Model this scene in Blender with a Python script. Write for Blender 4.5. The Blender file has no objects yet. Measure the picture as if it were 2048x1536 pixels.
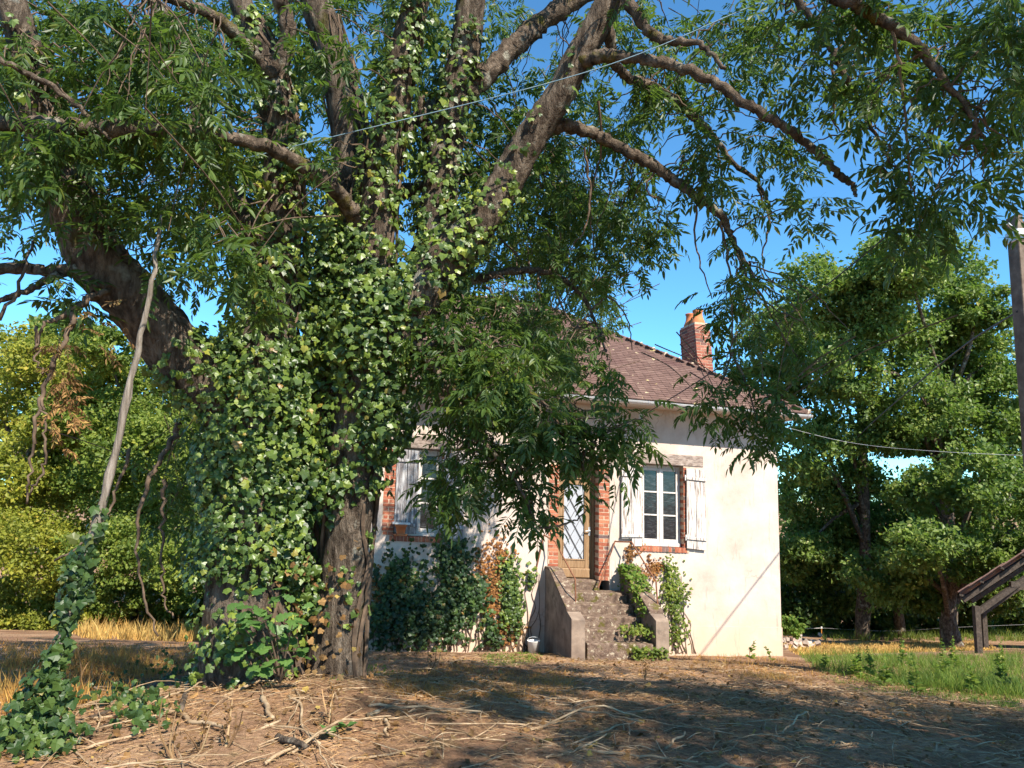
import bpy, math, random
import numpy as np
from mathutils import Vector, Matrix
rng = np.random.default_rng(7)
random.seed(7)
R = math.radians
SC = bpy.context.scene
COL = SC.collection

# ------------------------------------------------------------------ camera, sky, sun, exposure
FPX = 1500.0                                   # focal length in photo pixels (2048 wide)
EYE = np.array([0.0, 0.0, 1.6])
PITCH, ROLL = R(7.9), 0.022
_f = np.array([0, math.cos(PITCH), math.sin(PITCH)]); _r = np.array([1.0, 0, 0]); _u = np.cross(_r, _f)
CR = math.cos(ROLL) * _r + math.sin(ROLL) * _u
CU = -math.sin(ROLL) * _r + math.cos(ROLL) * _u
CF = _f
cam = bpy.data.cameras.new('camera')
cam.sensor_width = 36.0; cam.lens = FPX / 2048 * 36.0
cam.clip_start = 0.05; cam.clip_end = 3000
camo = bpy.data.objects.new('camera', cam); COL.objects.link(camo)
M = Matrix.Identity(4)
for i, ax in enumerate((CR, CU, -CF)):
    for k in range(3): M[k][i] = ax[k]
M[0][3], M[1][3], M[2][3] = EYE
camo.matrix_world = M
SC.camera = camo

SUNV = np.array([0.604, -0.892, 1.10]); SUNV /= np.linalg.norm(SUNV)
world = bpy.data.worlds.new('World'); SC.world = world; world.use_nodes = True
nt = world.node_tree
bg = nt.nodes['Background']
sky = nt.nodes.new('ShaderNodeTexSky'); sky.sky_type = 'NISHITA'; sky.sun_disc = False
sky.sun_elevation = math.asin(SUNV[2]); sky.sun_rotation = math.atan2(SUNV[0], SUNV[1])
sky.air_density = 1.0; sky.dust_density = 0.0; sky.ozone_density = 4.0; sky.altitude = 2500
tint = nt.nodes.new('ShaderNodeMix'); tint.data_type = 'RGBA'; tint.blend_type = 'MULTIPLY'; tint.inputs[0].default_value = 1.0
tint.inputs[7].default_value = (0.56, 0.98, 1.05, 1)       # the deep blue of a clear late-summer sky, the same all over
nt.links.new(sky.outputs[0], tint.inputs[6]); nt.links.new(tint.outputs[2], bg.inputs[0]); bg.inputs[1].default_value = 0.13
sun = bpy.data.lights.new('sun', 'SUN'); sun.energy = 5.0; sun.angle = R(0.5); sun.color = (1.0, 0.92, 0.80)
suno = bpy.data.objects.new('sun', sun); COL.objects.link(suno)
suno.rotation_euler = Vector((-SUNV[0], -SUNV[1], -SUNV[2])).to_track_quat('-Z', 'Y').to_euler()
suno.location = (8, -12, 16)
vs = SC.view_settings
vs.view_transform = 'Standard'; vs.look = 'None'; vs.gamma = 1.0; vs.exposure = 1.15; vs.use_curve_mapping = False
SC.render.engine = 'CYCLES'
SC.cycles.max_bounces = 6; SC.cycles.diffuse_bounces = 3; SC.cycles.glossy_bounces = 2
SC.cycles.transmission_bounces = 4; SC.cycles.transparent_max_bounces = 4
SC.cycles.use_denoising = True
SC.cycles.sample_clamp_indirect = 6.0

# ------------------------------------------------------------------ helpers
def P(u, v, d):
    """point seen at photo pixel (u, v), d metres deep along the view axis"""
    return EYE + d * (CF + (u - 1024) / FPX * CR - (v - 768) / FPX * CU)
def PROJ(p):
    q = np.asarray(p) - EYE; z = q @ CF
    return 1024 + FPX * (q @ CR) / z, 768 - FPX * (q @ CU) / z, z
def nrm(a):
    a = np.asarray(a, float); return a / np.maximum(np.linalg.norm(a, axis=-1, keepdims=True), 1e-9)
def sp(x):
    x = np.asarray(x, float); return np.where(x > 30, x, np.log1p(np.exp(np.minimum(x, 30))))
_ph = rng.uniform(0, 6.28, (24, 2)); _fr = rng.normal(0, 1, (24, 2))
def wob(x, y, s=1.0):
    x = np.asarray(x, float); y = np.asarray(y, float); o = np.zeros(np.broadcast(x, y).shape)
    for k in range(24):
        fk = s * (0.5 + 0.25 * (k % 8)); o = o + np.sin(_fr[k, 0] * fk * x + _fr[k, 1] * fk * y + _ph[k, 0]) / (1 + 0.4 * (k % 8))
    return o / 5.0
def gz(x, y):
    """height of the hillside"""
    x = np.asarray(x, float); y = np.asarray(y, float)
    z = -0.05 - 0.165 * sp(y - 6.0) + 0.165 * 3 * sp((y - 34) / 3.0)
    z = z + 0.20 * np.exp(-((x + 1.6) ** 2 + (y - 6.5) ** 2) / 1.8)
    z = z - 0.26 * np.exp(-((x + 4.6) ** 2 + (y - 9.0) ** 2) / 5.0)
    z = z - 0.14 * np.exp(-((x - 5.5) ** 2 + (y - 9.0) ** 2) / 8.0)
    z = z + 0.035 * wob(x, y, 1.0) * np.exp(-np.maximum(y - 13, 0) / 6)
    return z
def GPv(u, v):
    """ground points seen at photo pixels (arrays)"""
    u = np.atleast_1d(np.asarray(u, float)); v = np.atleast_1d(np.asarray(v, float))
    d = CF + ((u - 1024) / FPX)[:, None] * CR - ((v - 768) / FPX)[:, None] * CU
    lo = np.full(len(u), 2.0); hi = np.full(len(u), 2.0); hit = np.zeros(len(u), bool)
    for k in np.concatenate([np.linspace(3, 20, 35), np.linspace(22, 60, 14)]):
        p = EYE + d * k; b = p[:, 2] < gz(p[:, 0], p[:, 1]); hi = np.where(hit, hi, k); lo = np.where(hit | b, lo, k); hit |= b
    for _ in range(12):
        m = (lo + hi) / 2; p = EYE + d * m[:, None]; b = p[:, 2] < gz(p[:, 0], p[:, 1]); hi = np.where(b, m, hi); lo = np.where(b, lo, m)
    p = EYE + d * hi[:, None]; p[:, 2] = gz(p[:, 0], p[:, 1]); return p
def GP(u, v): return GPv(u, v)[0]

def link(name, me, mat=None, parent=None, smooth=False):
    o = bpy.data.objects.new(name, me); COL.objects.link(o)
    if mat is not None and len(me.materials) == 0: me.materials.append(mat)
    if parent is not None: o.parent = parent
    return o
def npmesh(name, V, faces, mat=None, smooth=False):
    """V (n,3); faces: list of (m,k) int arrays"""
    V = np.asarray(V, np.float32).reshape(-1, 3)
    faces = [np.asarray(f, np.int32) for f in faces if len(f)]
    me = bpy.data.meshes.new(name)
    me.vertices.add(len(V)); me.vertices.foreach_set('co', V.ravel())
    tot = sum(f.size for f in faces); npoly = sum(len(f) for f in faces)
    me.loops.add(tot); me.polygons.add(npoly)
    me.loops.foreach_set('vertex_index', np.concatenate([f.ravel() for f in faces]))
    ls = []; s = 0
    for f in faces:
        ls.append(s + np.arange(len(f), dtype=np.int32) * f.shape[1]); s += f.size
    me.polygons.foreach_set('loop_start', np.concatenate(ls).astype(np.int32))
    me.polygons.foreach_set('use_smooth', np.full(npoly, bool(smooth)))
    me.update(calc_edges=True)
    if mat is not None: me.materials.append(mat)
    return me
class MB:
    def __init__(s): s.V = []; s.F = {}; s.n = 0
    def add(s, V, *faces):
        V = np.asarray(V, float).reshape(-1, 3)
        for f in faces:
            f = np.asarray(f, int)
            if len(f): s.F.setdefault(f.shape[1], []).append(f + s.n)
        s.V.append(V); s.n += len(V)
    def build(s, name, mat, parent=None, smooth=False):
        me = npmesh(name, np.concatenate(s.V), [np.concatenate(f) for f in s.F.values()], mat, smooth)
        return link(name, me, None, parent)
BOXF = np.array([[0, 3, 2, 1], [4, 5, 6, 7], [0, 1, 5, 4], [1, 2, 6, 5], [2, 3, 7, 6], [3, 0, 4, 7]])
def boxv(a, b, fn=None):
    (x0, y0, z0), (x1, y1, z1) = a, b
    V = [(x0, y0, z0), (x1, y0, z0), (x1, y1, z0), (x0, y1, z0), (x0, y0, z1), (x1, y0, z1), (x1, y1, z1), (x0, y1, z1)]
    return np.array([fn(*q) for q in V]) if fn else np.array(V, float)
def cat(pts, n=6):
    """Catmull-Rom resample of rows"""
    pts = np.asarray(pts, float)
    if len(pts) < 3:
        t = np.linspace(0, 1, n + 1)[:, None]; return pts[0] * (1 - t) + pts[-1] * t
    q = np.vstack([2 * pts[0] - pts[1], pts, 2 * pts[-1] - pts[-2]]); out = []
    for i in range(1, len(q) - 2):
        p0, p1, p2, p3 = q[i - 1:i + 3]
        for t in np.linspace(0, 1, n, endpoint=False):
            out.append(0.5 * (2 * p1 + (p2 - p0) * t + (2 * p0 - 5 * p1 + 4 * p2 - p3) * t ** 2 + (3 * p1 - p0 - 3 * p2 + p3) * t ** 3))
    out.append(pts[-1]); return np.array(out)
def tube(mb, C, rad, k=8, rough=0.0, cap=True, lobes=0.0):
    C = np.asarray(C, float); n = len(C); rad = np.broadcast_to(np.asarray(rad, float), (n,))
    T = nrm(np.gradient(C, axis=0)); ref = np.array([0.31, 0.95, 0.05]) if abs(T[0] @ np.array([0.31, 0.95, 0.05])) < .9 else np.array([1.0, 0, 0])
    A = nrm(np.cross(T, ref)); B = np.cross(T, A)
    th = np.arange(k) * 2 * math.pi / k
    rr = rad[:, None] * (1 + rough * rng.normal(0, 1, (n, k)) + lobes * np.sin(3 * th[None, :] + np.linspace(0, 2, n)[:, None]))
    V = C[:, None, :] + rr[..., None] * (np.cos(th)[None, :, None] * A[:, None, :] + np.sin(th)[None, :, None] * B[:, None, :])
    i = np.arange(n - 1)[:, None] * k; j = np.arange(k)[None, :]; j2 = (j + 1) % k
    F = np.stack([i + j, i + j2, i + k + j2, i + k + j], -1).reshape(-1, 4)
    V = V.reshape(-1, 3)
    if cap:
        V = np.vstack([V, C[0], C[-1]]); a = np.arange(k); b = (a + 1) % k
        F1 = np.stack([b, a, np.full(k, n * k)], 1); F2 = np.stack([a + (n - 1) * k, b + (n - 1) * k, np.full(k, n * k + 1)], 1)
        mb.add(V, F, np.vstack([F1, F2]))
    else: mb.add(V, F)
def tag(o, label=None, cat_=None, group=None, kind=None):
    if label: o['label'] = label
    if cat_: o['category'] = cat_
    if group: o['group'] = group
    if kind: o['kind'] = kind
    return o
def empty(name, loc, label=None, cat_=None, group=None):
    o = bpy.data.objects.new(name, None); COL.objects.link(o); o.location = [float(c) for c in loc]
    o.empty_display_size = 0.2
    return tag(o, label, cat_, group)
def adopt(child, root):
    """parent keeping the world-space mesh coordinates"""
    child.parent = root
    m = Matrix.Translation(root.location)
    if root.parent: m = Matrix.Translation(root.parent.location) @ m
    child.matrix_parent_inverse = m.inverted()
    return child

# ------------------------------------------------------------------ materials
def mat_new(name):
    m = bpy.data.materials.new(name); m.use_nodes = True
    n = m.node_tree.nodes; l = m.node_tree.links; b = n['Principled BSDF']
    return m, n, l, b
def ramp(n, stops):
    r = n.new('ShaderNodeValToRGB'); e = r.color_ramp.elements
    while len(e) > 1: e.remove(e[-1])
    e[0].position = stops[0][0]; e[0].color = (*stops[0][1], 1)
    for p, c in stops[1:]:
        x = e.new(p); x.color = (*c, 1)
    return r
def noise(n, l, scale, detail=5, rough=.6, vec=None, dist=0.0):
    t = n.new('ShaderNodeTexNoise'); t.inputs['Scale'].default_value = scale; t.inputs['Detail'].default_value = detail
    t.inputs['Roughness'].default_value = rough; t.inputs['Distortion'].default_value = dist
    if vec is not None: l.new(vec, t.inputs['Vector'])
    return t
def mapping(n, l, scale, coord='Object', rot=(0, 0, 0)):
    tc = n.new('ShaderNodeTexCoord'); mp = n.new('ShaderNodeMapping'); mp.inputs['Scale'].default_value = scale; mp.inputs['Rotation'].default_value = rot
    l.new(tc.outputs[coord], mp.inputs['Vector']); return mp.outputs[0]
def mix(n, l, fac, a, b, mode='MIX'):
    m = n.new('ShaderNodeMix'); m.data_type = 'RGBA'; m.blend_type = mode
    for s, x in ((m.inputs[0], fac), (m.inputs[6], a), (m.inputs[7], b)):
        if hasattr(x, 'is_linked') or hasattr(x, 'links'): l.new(x, s)
        elif isinstance(x, (int, float)): s.default_value = x
        else: s.default_value = (*x, 1)
    return m.outputs[2]
def bump(n, l, b, h, strength=.3, dist=.02):
    x = n.new('ShaderNodeBump'); x.inputs['Strength'].default_value = strength; x.inputs['Distance'].default_value = dist
    l.new(h, x.inputs['Height']); l.new(x.outputs[0], b.inputs['Normal'])
def mat_mottled(name, stops, scale=(1, 1, 1), nscale=4, rough=.85, bstr=.3, bdist=.02, detail=6, spots=None, coord='Object', nrough=.6, spec=.3):
    m, n, l, b = mat_new(name)
    v = mapping(n, l, scale, coord); t = noise(n, l, nscale, detail, nrough, v); r = ramp(n, stops); l.new(t.outputs[0], r.inputs[0]); c = r.outputs[0]
    if spots:
        for sscale, lo, hi, col in spots:
            t2 = noise(n, l, sscale, 4, .6, mapping(n, l, (1, 1, 1), coord)); r2 = ramp(n, [(lo, (0, 0, 0)), (hi, (1, 1, 1))]); l.new(t2.outputs[0], r2.inputs[0])
            c = mix(n, l, r2.outputs[0], c, col)
    l.new(c, b.inputs['Base Color']); b.inputs['Roughness'].default_value = rough; b.inputs['Specular IOR Level'].default_value = spec
    t3 = noise(n, l, nscale * 3, 6, .65, v); bump(n, l, b, t3.outputs[0], bstr, bdist)
    return m
def mat_pieces(name, stops, rough=.8, nscale=18, namt=.35, bstr=.4, spots=None, spec=.25):
    """colour varied per loose piece and per object, with grain on top"""
    m, n, l, b = mat_new(name)
    g = n.new('ShaderNodeNewGeometry'); oi = n.new('ShaderNodeObjectInfo'); a = n.new('ShaderNodeMath'); a.operation = 'ADD'
    fr = n.new('ShaderNodeMath'); fr.operation = 'FRACT'
    l.new(g.outputs['Random Per Island'], a.inputs[0]); l.new(oi.outputs['Random'], a.inputs[1]); l.new(a.outputs[0], fr.inputs[0])
    r = ramp(n, stops); l.new(fr.outputs[0], r.inputs[0]); c = r.outputs[0]
    t = noise(n, l, nscale, 6, .65, g.outputs['Position']); rr = ramp(n, [(.3, (1 - namt,) * 3), (.7, (1 + namt * .5,) * 3)]); l.new(t.outputs[0], rr.inputs[0])
    c = mix(n, l, 1.0, c, rr.outputs[0], 'MULTIPLY')
    if spots:
        for sscale, lo, hi, col in spots:
            t2 = noise(n, l, sscale, 3, .55, g.outputs['Position']); r2 = ramp(n, [(lo, (0, 0, 0)), (hi, (1, 1, 1))]); l.new(t2.outputs[0], r2.inputs[0])
            c = mix(n, l, r2.outputs[0], c, col)
    l.new(c, b.inputs['Base Color']); b.inputs['Roughness'].default_value = rough; b.inputs['Specular IOR Level'].default_value = spec
    bump(n, l, b, t.outputs[0], bstr, .01)
    return m
def mat_leaf(name, stops, trans=.35, tcol=(.16, .28, .02), rough=.42, spec=.35, posvar=True):
    m, n, l, b = mat_new(name)
    g = n.new('ShaderNodeNewGeometry'); oi = n.new('ShaderNodeObjectInfo'); a = n.new('ShaderNodeMath'); a.operation = 'ADD'
    fr = n.new('ShaderNodeMath'); fr.operation = 'FRACT'
    l.new(g.outputs['Random Per Island'], a.inputs[0]); l.new(oi.outputs['Random'], a.inputs[1]); l.new(a.outputs[0], fr.inputs[0])
    r = ramp(n, stops); l.new(fr.outputs[0], r.inputs[0]); c = r.outputs[0]
    t = noise(n, l, 1.1, 3, .5, g.outputs['Position']); rr = ramp(n, [(.3, (.62, .70, .66)), (.7, (1.45, 1.32, 1.0))]); l.new(t.outputs[0], rr.inputs[0])  # patchy leaf tone: young growth, plus a sunlit look put into the colour
    c = mix(n, l, 1.0, c, rr.outputs[0], 'MULTIPLY')
    l.new(c, b.inputs['Base Color']); b.inputs['Roughness'].default_value = rough; b.inputs['Specular IOR Level'].default_value = spec
    tr = n.new('ShaderNodeBsdfTranslucent'); l.new(mix(n, l, .6, c, tcol), tr.inputs[0])
    ms = n.new('ShaderNodeMixShader'); ms.inputs[0].default_value = trans
    out = n['Material Output']; l.new(b.outputs[0], ms.inputs[1]); l.new(tr.outputs[0], ms.inputs[2]); l.new(ms.outputs[0], out.inputs[0])
    return m

MT = {}
MT['ash_leaf'] = mat_leaf('ash_leaf', [(0, (.032, .062, .020)), (.5, (.052, .095, .026)), (.85, (.08, .135, .034)), (.97, (.12, .155, .034)), (1, (.16, .13, .03))], .42, (.17, .29, .03), .42, .35)
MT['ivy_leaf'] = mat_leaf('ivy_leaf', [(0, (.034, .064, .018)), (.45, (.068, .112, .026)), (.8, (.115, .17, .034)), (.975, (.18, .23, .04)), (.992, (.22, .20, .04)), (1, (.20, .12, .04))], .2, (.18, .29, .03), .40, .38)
MT['dead_leaf'] = mat_leaf('dead_leaf', [(0, (.10, .055, .026)), (.5, (.18, .10, .045)), (.9, (.28, .17, .08)), (1, (.34, .25, .08))], .2, (.25, .13, .05), .7, .15)
MT['creeper_dry'] = mat_leaf('creeper_dry', [(0, (.15, .065, .03)), (.5, (.25, .115, .045)), (1, (.36, .19, .08))], .3, (.5, .2, .04), .7, .15)
MT['wall_ivy'] = mat_leaf('wall_ivy', [(0, (.016, .036, .014)), (.6, (.026, .058, .02)), (.93, (.055, .10, .028)), (1, (.16, .10, .03))], .2, (.13, .27, .03), .45, .35)  # greens darkened to stand in for the shade on the wall
MT['post_ivy_shaded'] = mat_leaf('post_ivy_shaded', [(0, (.022, .046, .016)), (.6, (.042, .08, .022)), (.95, (.08, .125, .03)), (1, (.16, .14, .04))], .2, (.13, .24, .03), .45, .3)  # darker greens stand in for shade around the post foot
MT['oak_leaf'] = mat_leaf('oak_leaf', [(0, (.075, .125, .036)), (.5, (.13, .195, .052)), (.9, (.20, .265, .07)), (1, (.27, .28, .08))], .45, (.18, .32, .03), .45, .35)
MT['yellow_leaf'] = mat_leaf('yellow_leaf', [(0, (.14, .165, .025)), (.5, (.22, .245, .035)), (.9, (.30, .30, .05)), (1, (.36, .30, .07))], .42, (.30, .36, .03), .5, .3)
MT['shrub_leaf'] = mat_leaf('shrub_leaf', [(0, (.08, .125, .025)), (.6, (.14, .195, .035)), (1, (.22, .25, .05))], .38, (.2, .33, .03), .5, .3)
MT['young_leaf'] = mat_leaf('young_leaf', [(0, (.04, .095, .028)), (1, (.075, .145, .04))], .25, (.16, .34, .05), .45, .35)
MT['weed'] = mat_leaf('weed', [(0, (.07, .14, .025)), (.6, (.12, .20, .035)), (1, (.22, .25, .06))], .4, (.25, .36, .05), .55, .25)
MT['straw'] = mat_leaf('straw', [(0, (.19, .105, .058)), (.5, (.32, .195, .112)), (.9, (.45, .30, .185)), (1, (.56, .42, .28))], .2, (.42, .25, .12), .7, .2)
MT['dry_grass'] = mat_leaf('dry_grass', [(0, (.22, .10, .035)), (.5, (.36, .19, .06)), (1, (.50, .32, .10))], .3, (.5, .28, .07), .7, .2)
MT['gold_grass'] = mat_leaf('gold_grass', [(0, (.34, .20, .07)), (.5, (.48, .31, .11)), (1, (.58, .42, .17))], .3, (.55, .35, .1), .7, .2)
MT['bark'] = mat_mottled('bark', [(.26, (.036, .027, .020)), (.44, (.11, .082, .060)), (.58, (.22, .17, .125)), (.78, (.38, .315, .245))], (1.6, 1.6, .35), 11, .94, 1.0, .10, 10,
                         [(3.2, .60, .68, (.30, .29, .24)), (2.1, .62, .72, (.085, .075, .018)), (7.0, .66, .72, (.40, .36, .28))], spec=.1)
MT['limb_bark'] = mat_mottled('limb_bark', [(.3, (.035, .027, .021)), (.5, (.11, .082, .060)), (.75, (.28, .215, .16))], (1, 1, .6), 16, .92, 1.0, .04, 9, [(5, .58, .68, (.30, .28, .22)), (4, .6, .7, (.12, .10, .02))], spec=.1)
MT['twig'] = mat_mottled('twig', [(.3, (.05, .035, .025)), (.7, (.17, .115, .075))], (1, 1, 1), 10, .85, .2, .01, spec=.2)
MT['dead_wood'] = mat_mottled('dead_wood', [(.3, (.14, .09, .05)), (.5, (.30, .21, .125)), (.75, (.48, .37, .24))], (1, 1, 1), 8, .9, .5, .02, spec=.15)
MT['grey_wood'] = mat_mottled('grey_wood', [(.3, (.09, .072, .055)), (.5, (.20, .165, .13)), (.75, (.36, .31, .26))], (6, 6, .5), 6, .9, .8, .02, spec=.15)
MT['soil'] = None
MT['stone'] = mat_mottled('stone', [(.3, (.085, .055, .04)), (.5, (.155, .105, .077)), (.75, (.27, .20, .145))], (1, 1, 1), 11, .9, .9, .03, 9, [(5, .56, .66, (.10, .085, .02)), (13, .58, .66, (.40, .34, .25))], spec=.2)
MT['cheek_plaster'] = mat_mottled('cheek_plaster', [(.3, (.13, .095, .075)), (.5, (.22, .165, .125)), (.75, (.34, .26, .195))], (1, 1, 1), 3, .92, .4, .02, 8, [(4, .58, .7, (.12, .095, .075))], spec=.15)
MT['brick'] = mat_pieces('brick', [(0, (.27, .075, .042)), (.45, (.36, .115, .062)), (.75, (.44, .165, .09)), (.86, (.33, .12, .075)), (.93, (.17, .10, .09)), (1, (.13, .085, .08))], .88, 40, .3, .5)
MT['chimney_brick'] = mat_pieces('chimney_brick', [(0, (.23, .068, .046)), (.6, (.32, .108, .07)), (.9, (.40, .165, .11)), (1, (.12, .07, .065))], .9, 40, .35, .5)
MT['mortar'] = mat_mottled('mortar', [(.3, (.38, .29, .20)), (.7, (.58, .46, .33))], (1, 1, 1), 20, .95, .4, .01)
MT['tile'] = mat_pieces('tile', [(0, (.118, .069, .055)), (.5, (.140, .082, .066)), (.9, (.162, .098, .079)), (1, (.19, .122, .095))], .88, 14, .3, .5, [(2.6, .685, .70, (.62, .50, .22)), (5.5, .70, .72, (.50, .42, .25)), (1.4, .60, .75, (.10, .052, .045))])
MT['terracotta'] = mat_mottled('terracotta', [(.3, (.42, .13, .045)), (.7, (.58, .21, .085))], (1, 1, 1), 6, .8, .2, .01)
MT['zinc'] = mat_mottled('zinc', [(.3, (.48, .49, .50)), (.7, (.66, .67, .68))], (1, 1, 1), 6, .45, .1, .01, spec=.5)
MT['zinc'].node_tree.nodes['Principled BSDF'].inputs['Metallic'].default_value = .35
MT['rust'] = mat_mottled('rust', [(.3, (.11, .045, .025)), (.7, (.26, .11, .055))], (1, 1, 1), 30, .85, .4, .01)
MT['door_wood'] = mat_mottled('door_wood', [(.3, (.17, .095, .045)), (.55, (.27, .165, .085)), (.8, (.36, .24, .14))], (8, 8, .7), 5, .6, .3, .01)
MT['lead'] = mat_mottled('lead', [(.3, (.06, .055, .055)), (.7, (.11, .10, .10))], (1, 1, 1), 20, .6, .1, .01)
MT['black'] = mat_mottled('black', [(.3, (.02, .02, .02)), (.7, (.04, .04, .04))], (1, 1, 1), 10, .6, .1, .01)
MT['cable'] = mat_mottled('cable', [(.3, (.03, .03, .035)), (.7, (.06, .06, .07))], (1, 1, 1), 10, .6, .1, .01)
MT['blue_wire'] = mat_mottled('blue_wire', [(.3, (.12, .20, .25)), (.7, (.22, .32, .38))], (1, 1, 1), 10, .5, .1, .01)
MT['porcelain'] = mat_mottled('porcelain', [(.3, (.70, .68, .64)), (.7, (.8, .78, .74))], (1, 1, 1), 10, .25, .05, .01, spec=.6)
MT['white_plastic'] = mat_mottled('white_plastic', [(.3, (.62, .60, .56)), (.7, (.78, .76, .72))], (1, 1, 1), 10, .5, .1, .01)
MT['orange_plastic'] = mat_mottled('orange_plastic', [(.3, (.55, .22, .04)), (.7, (.65, .28, .06))], (1, 1, 1), 10, .5, .1, .01)
MT['rafter'] = mat_mottled('rafter', [(.3, (.03, .023, .018)), (.6, (.075, .058, .044)), (.8, (.14, .11, .085))], (4, 4, 4), 4, .9, .6, .02)
MT['pole_conc'] = mat_mottled('pole_conc', [(.3, (.11, .08, .062)), (.6, (.20, .155, .12)), (.8, (.29, .24, .195))], (1, 1, 1), 8, .9, .4, .01)
MT['pole_recess_shade'] = mat_mottled('pole_recess_shade', [(.3, (.045, .030, .026)), (.7, (.075, .055, .048))], (1, 1, 1), 8, .9, .4, .01)  # dark tone stands in for shade inside the pole's recess
MT['rubble'] = mat_pieces('rubble', [(0, (.34, .26, .20)), (.6, (.48, .40, .33)), (1, (.38, .19, .12))], .9, 20, .3, .4)

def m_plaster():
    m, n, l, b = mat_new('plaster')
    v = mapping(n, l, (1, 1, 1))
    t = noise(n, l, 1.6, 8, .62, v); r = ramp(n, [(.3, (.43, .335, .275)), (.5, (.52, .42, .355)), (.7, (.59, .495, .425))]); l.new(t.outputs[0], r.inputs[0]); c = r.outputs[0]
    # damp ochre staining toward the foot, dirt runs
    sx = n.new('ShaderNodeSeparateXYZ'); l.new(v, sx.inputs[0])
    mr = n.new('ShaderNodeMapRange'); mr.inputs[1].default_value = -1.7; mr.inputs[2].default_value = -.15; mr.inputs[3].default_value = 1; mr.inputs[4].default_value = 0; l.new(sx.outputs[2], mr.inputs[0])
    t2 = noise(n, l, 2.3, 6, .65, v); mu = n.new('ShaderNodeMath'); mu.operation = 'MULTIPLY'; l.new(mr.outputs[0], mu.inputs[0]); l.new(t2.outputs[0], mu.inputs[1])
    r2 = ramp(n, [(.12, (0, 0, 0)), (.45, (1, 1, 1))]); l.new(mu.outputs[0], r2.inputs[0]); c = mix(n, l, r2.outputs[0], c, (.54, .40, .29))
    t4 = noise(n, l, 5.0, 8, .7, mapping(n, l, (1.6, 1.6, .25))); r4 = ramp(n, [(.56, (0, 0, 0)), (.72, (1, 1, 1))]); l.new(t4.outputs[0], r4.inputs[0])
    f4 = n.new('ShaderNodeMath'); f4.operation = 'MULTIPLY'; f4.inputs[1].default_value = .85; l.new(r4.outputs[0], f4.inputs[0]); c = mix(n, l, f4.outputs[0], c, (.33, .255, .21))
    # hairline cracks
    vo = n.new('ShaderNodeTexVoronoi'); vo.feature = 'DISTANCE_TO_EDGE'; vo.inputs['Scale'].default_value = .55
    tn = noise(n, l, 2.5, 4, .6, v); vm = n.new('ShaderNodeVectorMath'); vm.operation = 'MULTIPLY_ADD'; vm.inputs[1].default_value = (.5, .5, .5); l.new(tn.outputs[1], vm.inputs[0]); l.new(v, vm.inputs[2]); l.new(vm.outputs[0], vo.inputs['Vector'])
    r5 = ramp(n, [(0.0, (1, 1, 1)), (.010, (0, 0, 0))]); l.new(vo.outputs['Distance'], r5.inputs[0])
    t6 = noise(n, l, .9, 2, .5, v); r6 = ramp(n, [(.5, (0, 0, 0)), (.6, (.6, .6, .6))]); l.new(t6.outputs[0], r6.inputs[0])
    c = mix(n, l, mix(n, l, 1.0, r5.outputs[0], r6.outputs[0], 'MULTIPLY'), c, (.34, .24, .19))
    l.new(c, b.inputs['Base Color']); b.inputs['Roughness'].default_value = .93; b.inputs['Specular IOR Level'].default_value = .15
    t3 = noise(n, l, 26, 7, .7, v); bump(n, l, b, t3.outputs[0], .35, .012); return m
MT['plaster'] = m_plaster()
def m_paint(name, wood, paint, lo, hi):
    m, n, l, b = mat_new(name)
    v = mapping(n, l, (14, 14, 1.1)); t = noise(n, l, 2.2, 9, .72, v); r = ramp(n, [(lo, (0, 0, 0)), (hi, (1, 1, 1))]); l.new(t.outputs[0], r.inputs[0])
    t2 = noise(n, l, 6, 6, .6, v); w = ramp(n, [(.3, tuple(x * .5 for x in wood)), (.7, wood)]); l.new(t2.outputs[0], w.inputs[0])
    p = ramp(n, [(.3, tuple(x * .85 for x in paint)), (.7, paint)]); l.new(t2.outputs[0], p.inputs[0])
    l.new(mix(n, l, r.outputs[0], w.outputs[0], p.outputs[0]), b.inputs['Base Color']); b.inputs['Roughness'].default_value = .75; b.inputs['Specular IOR Level'].default_value = .25
    bump(n, l, b, r.outputs[0], .5, .004); return m
MT['shutter_paint'] = m_paint('shutter_paint', (.26, .195, .16), (.58, .53, .485), .40, .50)
MT['shutter_worn_shaded'] = m_paint('shutter_worn_shaded', (.20, .18, .18), (.48, .475, .48), .47, .60)  # more bare wood; the greyer paint tone stands in for shade
MT['lintel_wood'] = m_paint('lintel_wood', (.21, .155, .125), (.42, .34, .29), .42, .62)
MT['lintel_wood'].node_tree.nodes['Mapping'].inputs['Scale'].default_value = (1.2, 14, 14)
MT['frame_paint'] = m_paint('frame_paint', (.32, .25, .205), (.62, .575, .53), .34, .44)
def m_glass(name, c0, c1, rough, streak):
    m, n, l, b = mat_new(name)
    v = mapping(n, l, (3, 3, 9)); t = noise(n, l, 2.0, 5, .6, v, 1.5); r = ramp(n, [(.5, c0), (.5 + streak, c1)]); l.new(t.outputs[0], r.inputs[0])
    l.new(r.outputs[0], b.inputs['Base Color']); b.inputs['Roughness'].default_value = rough; b.inputs['Specular IOR Level'].default_value = .6
    t2 = noise(n, l, 5, 3, .5, mapping(n, l, (1, 1, 1))); bump(n, l, b, t2.outputs[0], .10, .02); return m
MT['pane'] = m_glass('pane', (.012, .013, .016), (.075, .078, .085), .12, .28)  # pale streaks in the colour stand in for crinkled reflections
MT['frosted'] = m_glass('frosted', (.36, .375, .41), (.46, .475, .51), .35, .5)
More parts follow.
